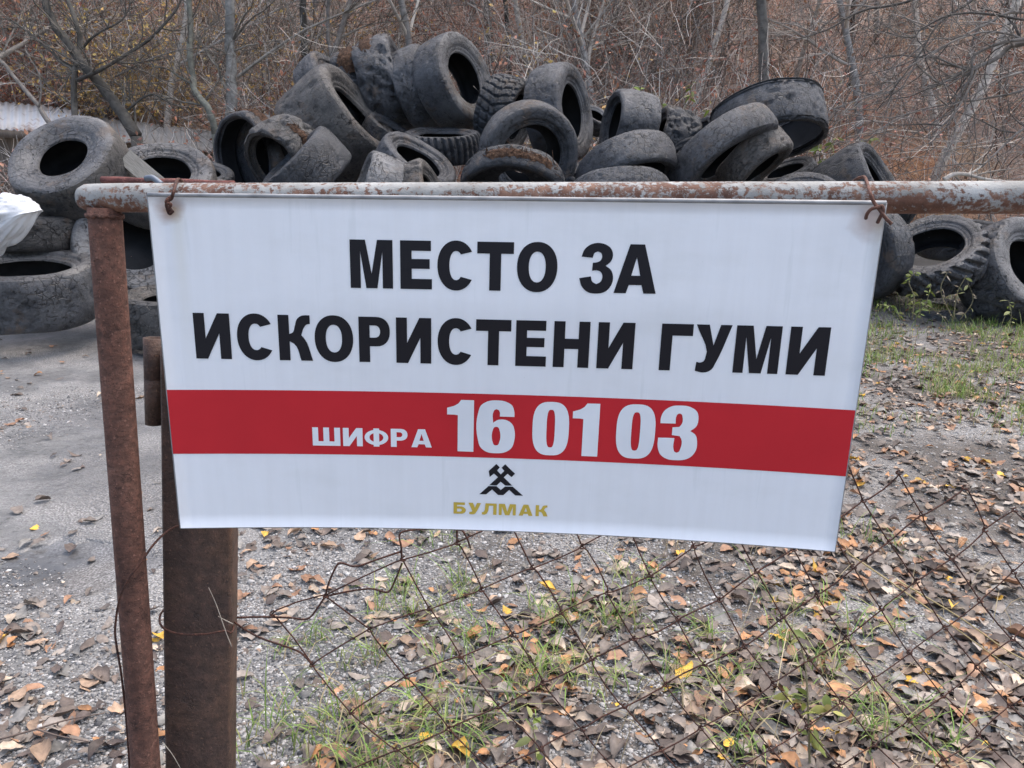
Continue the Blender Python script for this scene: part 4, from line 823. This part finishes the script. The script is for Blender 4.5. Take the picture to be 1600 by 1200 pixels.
leaf_cloud('woodland_leaves', np.concatenate(LV), .038, np.concatenate(LC), LEAFM, r, label='withered rust brown and ochre leaves clinging to the brush on the slope', cat='leaves', kind='stuff')

# ---------------------------------------------------------------- fallen leaves, gravel, grass
PAL = np.array([(.13, .10, .082), (.080, .060, .052), (.16, .132, .112), (.32, .22, .15), (.36, .18, .08), (.27, .15, .09), (.42, .34, .26), (.25, .215, .185), (.55, .33, .05), (.19, .18, .165)])
PW = np.array([.20, .16, .17, .09, .065, .09, .055, .09, .010, .07]); PW = PW / PW.sum()
def leaves(name, xy, size, r, lift=.006, pw=PW, **kw):
    n = len(xy); z = height(xy[:, 0], xy[:, 1])
    ys = np.array([-1.15, -.93, -.74, -.42, -.05, .32, .64, .86, 1.0]); wd = np.array([.025, .03, .26, .46, .53, .47, .31, .15, .0])
    tmpl = np.array([[s * w_, y, 0] for y, w_ in zip(ys, wd) for s in (-1, 0, 1)])            # 9 rows x 3
    fq = []
    for k_ in range(8):
        for c_ in range(2): a = k_ * 3 + c_; fq.append([a, a + 1, a + 4, a + 3])
    fq = np.array(fq)
    s = (size * np.minimum(1.35, np.exp(r.normal(-.08, .40, n))))[:, None]; fold = r.normal(.3, .45, (n, 1)); curl = r.normal(.1, .6, (n, 1)); tw = r.normal(0, .35, (n, 1)); wv = r.uniform(.75, 1.25, (n, 1)); jag = r.normal(0, .04, (n, 27))
    x = tmpl[None, :, 0] * wv + jag * (np.abs(tmpl[:, 0]) > 0); y = tmpl[None, :, 1] + jag * .5
    zz = np.abs(x) * fold + curl * (y ** 2 - .3) * .45 + tw * x * y + .16 * np.sin(y * 7 + fold * 20) * np.abs(x) + r.normal(0, .03, (n, 27))
    L = np.stack([x * s, y * s, zz * s], 2)
    an = r.uniform(0, 6.28, n); tx = r.normal(0, .15, n); ty = r.normal(0, .15, n); ca, sa = np.cos(an)[:, None], np.sin(an)[:, None]
    X = L[..., 0] * ca - L[..., 1] * sa; Y = L[..., 0] * sa + L[..., 1] * ca; Z = L[..., 2] + X * tx[:, None] + Y * ty[:, None]
    Z = Z - np.quantile(Z, .22, axis=1)[:, None]
    V = np.stack([X + xy[:, :1], Y + xy[:, 1:], Z + z[:, None] + lift * r.random((n, 1)) * 2], 2).reshape(-1, 3)
    col = PAL[r.choice(len(PAL), n, p=pw)] * r.uniform(.7, 1.3, (n, 1)); col = np.repeat(col, 27, 0); mid = np.tile(np.where(tmpl[:, 0] == 0, 1.18, 1.), n)[:, None]
    F_ = (np.arange(n)[:, None, None] * 27 + fq[None]).reshape(-1, 4)
    return obj(name, mesh(name, V, [F_], col * mid, True), LEAFM, **kw)
r = np.random.default_rng(11)
def scatter(n, y0, y1, dens, pw=1.0):
    y = y0 * (y1 / y0) ** (r.random(n) ** pw); x = r.uniform(-.80, 1.0, n) * (y + .35); k_ = r.random(n) < dens(x, y); return np.stack([x[k_], y[k_]], 1)
def dleaf(x, y):
    c = n2(x, y, 1.1, 3, 21); bare = ss(-1.35, -.1, x + .12 * (y - 2)); d = .05 + .16 * (y < 2.3) + .85 * bare * ss(.32, .56, c + .14 * ss(.2, 1.6, x))
    gravelly = np.exp(-(((x + .15) / .55) ** 2 + ((y - 2.6) / .8) ** 2)); d = d * (1 - .72 * gravelly); d = d + .35 * ss(1.0, 2.2, x) * ss(3, 4.5, y); fl_ = .25 + .45 * ss(1.0, 2, x) * ss(3, 4.2, y); return d * (fl_ + (1 - fl_) * ss(.38, .56, n2(x, y, 3.2, 3, 71)))
leaves('fallen_leaves', scatter(43500, 1.25, 10.5, dleaf, .85), .0262, r, label='curled brown, tan and orange fallen leaves strewn over the ground', cat='leaves', kind='stuff')
# pebbles
def dpeb(x, y): return (1 - .75 * ss(.2, 1.1, x)) * ss(.40, .58, n2(x, y, 1.0, 3, 41) + .22 * np.exp(-(((x + .2) / .9) ** 2 + ((y - 2.4) / 1.) ** 2)) + .25 * np.exp(-(((x + 1.0) / .8) ** 2 + ((y - 1.75) / .42) ** 2))) * (.25 + .75 * (1 - np.exp(-(((x + 1.42) / .4) ** 2 + ((y - 2.45) / .33) ** 2))))
xy = scatter(220000, 1.25, 5.0, dpeb, .9); n = len(xy); s = (.0033 * np.exp(r.normal(0, .42, n)))[:, None, None]
oc = np.array([[1, 0, 0], [-1, 0, 0], [0, 1, 0], [0, -1, 0], [0, 0, .7], [0, 0, -.7], [.62, .62, .3], [-.62, .62, .3], [-.62, -.62, .3], [.62, -.62, .3]], float)
of = np.array([[0, 6, 4], [6, 2, 4], [2, 7, 4], [7, 1, 4], [1, 8, 4], [8, 3, 4], [3, 9, 4], [9, 0, 4], [0, 2, 6], [2, 1, 7], [1, 3, 8], [3, 0, 9]])
V = oc[None] * s * r.uniform(.65, 1.35, (n, 1, 3)) * r.uniform(.8, 1.2, (n, 10, 1)); an = r.uniform(0, 6.28, (n, 1)); V = np.stack([V[..., 0] * np.cos(an) - V[..., 1] * np.sin(an) + xy[:, :1], V[..., 0] * np.sin(an) + V[..., 1] * np.cos(an) + xy[:, 1:], V[..., 2] + height(xy[:, 0], xy[:, 1])[:, None] + .001], 2)
pc_ = np.array([(.13, .13, .13), (.25, .245, .24), (.34, .33, .32), (.46, .45, .44), (.20, .165, .14), (.07, .07, .075)])[r.choice(6, n, p=[.22, .30, .22, .06, .10, .10])] * r.uniform(.8, 1.2, (n, 1))
STONE = m_attr('pebbles', .8, None, .15, 200)
obj('gravel', mesh('gravel', V.reshape(-1, 3), [(np.arange(n)[:, None, None] * 10 + of[None]).reshape(-1, 3)], np.repeat(pc_, 10, 0)), STONE, None, 'fine grey and white gravel spread over the muddy ground', 'gravel', None, 'stuff')
# grass
def blades(name, cen, rad, nb_, hgt, cols, r, wd=.0016, lean=.6, **kw):
    c = np.repeat(cen, nb_, 0); m = len(c); c = c + r.normal(0, 1, (m, 2)) * np.repeat(rad, nb_)[:, None]; z = height(c[:, 0], c[:, 1]); h = hgt * np.exp(r.normal(0, .4, m)); an = r.uniform(0, 6.28, m); le = np.abs(r.normal(lean, .35, m))
    d = np.stack([np.cos(an), np.sin(an)], 1); pr = np.stack([-np.sin(an), np.cos(an)], 1); V = []
    for t, w in ((0, 1), (.35, 1), (.7, .75), (1, .1)):
        o_ = d * (le * t ** 1.7 * h)[:, None]; zz = z + h * t * np.sqrt(np.maximum(.08, 1 - (le * t * .75) ** 2))
        for s_ in (-1, 1): V.append(np.concatenate([c + o_ + pr * (s_ * w * wd * np.exp(r.normal(0, .2, m)))[:, None], zz[:, None]], 1))
    V = np.stack(V, 1).reshape(-1, 3); f = np.array([[0, 1, 3, 2], [2, 3, 5, 4], [4, 5, 7, 6]]); cl = np.array(cols)[r.integers(0, len(cols), m)] * r.uniform(.7, 1.3, (m, 1))
    return obj(name, mesh(name, V, [(np.arange(m)[:, None, None] * 8 + f[None]).reshape(-1, 4)], np.repeat(cl, 8, 0), True), GRASSM, **kw)
GR = [(.15, .26, .05), (.20, .31, .065), (.26, .32, .09), (.29, .31, .11), (.11, .18, .045)]; ST = [(.38, .31, .18), (.30, .24, .14), (.45, .38, .24)]
near = np.array([G(x, y)[:2] for x, y in [(700, 955), (640, 960), (950, 975), (840, 975), (740, 1010), (480, 1010), (430, 1110), (520, 1125), (640, 1130), (720, 1120), (590, 1160), (400, 1160), (790, 1060), (820, 1070), (960, 960), (1060, 1050), (1090, 1000), (1240, 1010), (1380, 1010), (1370, 850), (1365, 1120), (1340, 1150), (1120, 1060), (1230, 950), (1000, 905), (720, 915), (870, 1030), (940, 1090), (560, 1040), (700, 1060), (460, 1170), (760, 1170), (1170, 1160), (1440, 1170), (1320, 1060), (560, 1200), (640, 1210), (690, 840), (650, 935), (880, 960), (620, 1180), (670, 1140)]])
r = np.random.default_rng(3)
blades('grass', np.repeat(near, 3, 0) + r.normal(0, .05, (len(near) * 3, 2)), r.uniform(.012, .04, len(near) * 3), 13, .072, GR + GR + ST[:2], r, .0016, .95, label='sparse thin green grass tufts growing through the leaf litter', cat='grass', kind='stuff')
xx_, yy_ = [], []
for _ in range(2600):
    px, py = r.uniform(1330, 1640), 440 + 240 * r.random() ** 1.6; 
    if r.random() < (lambda t: min(1, max(0, t)))(3.2 * (n2(np.array([px / 100.]), np.array([py / 40.]), 1.5, 3, 3)[0] - .5 + .14 * (600 - py) / 100) + .25): q = G(px, py); xx_.append(q[0]); yy_.append(q[1])
blades('verge_grass', np.stack([xx_, yy_], 1), np.full(len(xx_), .06), 8, .062, GR + GR[1:4] + [(.30, .28, .12)] + ST[:1], r, .0022, label='rough yellow green grass on the verge below the right hand tyres', cat='grass', kind='stuff')
lf = np.array([G(r.uniform(-40, 60), r.uniform(330, 470)) [:2] for _ in range(10)])
sp = scatter(1050, 1.3, 6, lambda x, y: .22 * ss(-.9, .3, x) * (n2(x, y, 1.5, 2, 55) > .5))
blades('straw', sp, np.full(len(sp), .06), 4, .11, ST, r, .0011, 1.0, label='pale dry straw stems lying among the fallen leaves', cat='straw', kind='stuff')
# individual dry stalks and weeds
def stalk(label, px, r0, mat_c, name='dry_stalk'):
    mb = MB(); 
    for path in px:
        p = smooth_path([P(*q) if len(q) == 3 else G(*q) + np.array([0, 0, .03]) for q in path], 6); mb.add(*tube(p, np.linspace(r0, r0 * .5, len(p)), 5), mat_c)
    return obj(name, mb.mesh(name, True), TWIGM, None, label, 'stalk')
stalk('long yellow straw stalk slanting down through the mesh at right', [[(1322, 862, 1.9), (1400, 915, 1.88), (1480, 972, 1.84), (1560, 1030, 1.8), (1640, 1085, 1.76)], [(1400, 905, 1.95), (1500, 965, 1.9), (1580, 1020, 1.85), (1650, 1050, 1.8)]], .0022, (.42, .33, .16))
stalk('pale seed stem sticking up in front of the wide steel post', [[(362, 1010, 1.30), (352, 985, 1.295), (338, 945, 1.29), (326, 918, 1.285)], [(364, 975, 1.305), (350, 968, 1.30), (341, 963, 1.295)]], .0009, (.36, .31, .25))
stalk('pale straw stem lying at the foot of the wide steel post', [[(254, 1160, 1.33), (270, 1180, 1.34), (290, 1215, 1.36)]], .0009, (.40, .35, .28))
stalk('thin brown twig lying on the gravel left of the pipe upright', [[(0, 1172), (60, 1155), (110, 1140), (165, 1130)], [(60, 1155), (90, 1165), (140, 1175)]], .003, (.12, .09, .075), 'twig')
stalk('grey stick lying in the grass below the middle of the mesh', [[(640, 1140), (700, 1138), (760, 1130), (840, 1132)], [(700, 1085), (780, 1095), (850, 1100), (900, 1112)]], .005, (.20, .17, .14), 'twig')
stalk('bent pale twig rising from the grass below the sign', [[(748, 1200, 2.0), (746, 1160, 1.98), (738, 1135, 1.97), (720, 1100, 1.97), (690, 1060, 1.98)]], .0022, (.36, .30, .25), 'twig')
def weed(label, stems, n, size, cols, seed, up=True, cat='weed', name='weed'):
    r = np.random.default_rng(seed); mb = MB(); lv = MB()
    for path, rad in stems:
        p = smooth_path([P(*q) for q in path], 6); mb.add(*tube(p, np.linspace(rad, rad * .4, len(p)), 5), (.17, .15, .08))
        for _ in range(n):
            i = r.integers(1, len(p)); c = p[i]; a = r.normal(0, 1, 3) * np.array([1, 1, .6]); a /= np.linalg.norm(a); b = np.cross(a, r.normal(0, 1, 3)); b /= np.linalg.norm(b); s = size * r.uniform(.5, 1.3); nn = np.cross(a, b)
            t = np.array([0, .3, .65, 1]); w = np.array([.08, .42, .36, .0]); V = []
            for t_, w_ in zip(t, w): m_ = c + a * s * (t_ + .15) - np.array([0, 0, s * .35 * t_ ** 2]); V += [m_ - b * w_ * s * .5 + nn * w_ * s * .15, m_, m_ + b * w_ * s * .5 + nn * w_ * s * .15]
            lv.add(np.array(V), np.array([[k_ * 3 + c_, k_ * 3 + c_ + 1, k_ * 3 + c_ + 4, k_ * 3 + c_ + 3] for k_ in range(3) for c_ in range(2)]), np.array(cols[r.integers(len(cols))]) * r.uniform(.75, 1.25))
            mb.add(*tube([c, c + a * s * .2], [.0008, .0006], 3), (.2, .2, .08))
    root = thing(name, label, cat, P(*stems[0][0][0])); off = np.array(root.location)
    obj('stem', mb.mesh('stem', True, off), TWIGM, root); obj('leaves', lv.mesh('leaves', True, off), GRASSM, root)
YG = [(.30, .29, .08), (.22, .25, .06), (.36, .31, .12), (.16, .20, .05)]; LIME = [(.22, .28, .06), (.16, .22, .045), (.30, .32, .12)]
weed('spindly weed with withering yellow green leaves behind the mesh, right of centre', [([(1266, 1215, 1.80), (1264, 1150, 1.80), (1262, 1090, 1.80), (1258, 1040, 1.81), (1248, 1000, 1.82), (1226, 970, 1.83)], .003), ([(1262, 1100, 1.80), (1240, 1090, 1.80), (1222, 1085, 1.80)], .0015), ([(1262, 1140, 1.80), (1285, 1120, 1.79), (1300, 1110, 1.78)], .0015)], 9, .040, YG, 51)
weed('small bright leaved seedling in the grass at the bottom centre', [([(838, 1200, 1.75), (836, 1160, 1.75), (830, 1120, 1.75)], .0015)], 8, .045, LIME, 52)
weed('lime leaved young bush growing between the sign edge and the lugged tyre', [([(1425, 500, 6.6), (1428, 465, 6.6), (1420, 440, 6.6), (1430, 425, 6.6)], .006), ([(1430, 500, 6.6), (1448, 470, 6.6), (1455, 445, 6.6)], .005), ([(1410, 500, 6.6), (1395, 480, 6.6), (1372, 475, 6.6)], .005)], 34, .045, LIME, 53, cat='bush', name='bush')
weed('dry twiggy bush with pale stems below the lugged tyre', [([(1490, 500, 6.7), (1495, 460, 6.7), (1510, 430, 6.7)], .005), ([(1490, 500, 6.7), (1470, 455, 6.7), (1480, 425, 6.7)], .005), ([(1500, 500, 6.7), (1520, 470, 6.7), (1512, 440, 6.7)], .004), ([(1480, 500, 6.7), (1440, 470, 6.7)], .004)], 9, .05, [(.35, .30, .22), (.22, .24, .08)], 54, cat='bush', name='bush')
weed('young sprouting plant at the foot of the crumbling tyre', [([(1578, 510, 6.3), (1580, 490, 6.3), (1576, 470, 6.3)], .003)], 10, .06, LIME, 55)
weed('sapling with bright yellow green leaves behind the heap left of the folded tyre', [([(1035, 250, 9.9), (1040, 190, 9.9), (1030, 150, 9.9)], .008), ([(1040, 210, 9.9), (1075, 160, 9.9), (1082, 128, 9.9)], .006), ([(1030, 220, 9.9), (1010, 160, 9.9), (1000, 140, 9.9)], .006), ([(1040, 200, 9.9), (1095, 190, 9.9), (1110, 170, 9.9)], .005)], 13, .10, LIME, 56, cat='sapling', name='sapling')
weed('yellow green leafy bush behind the right foot of the heap', [([(1295, 270, 9.6), (1300, 230, 9.6), (1310, 210, 9.6)], .006), ([(1290, 270, 9.6), (1280, 225, 9.6)], .006), ([(1320, 270, 9.6), (1345, 225, 9.6), (1370, 218, 9.6)], .006)], 16, .10, LIME, 57, cat='bush', name='bush')
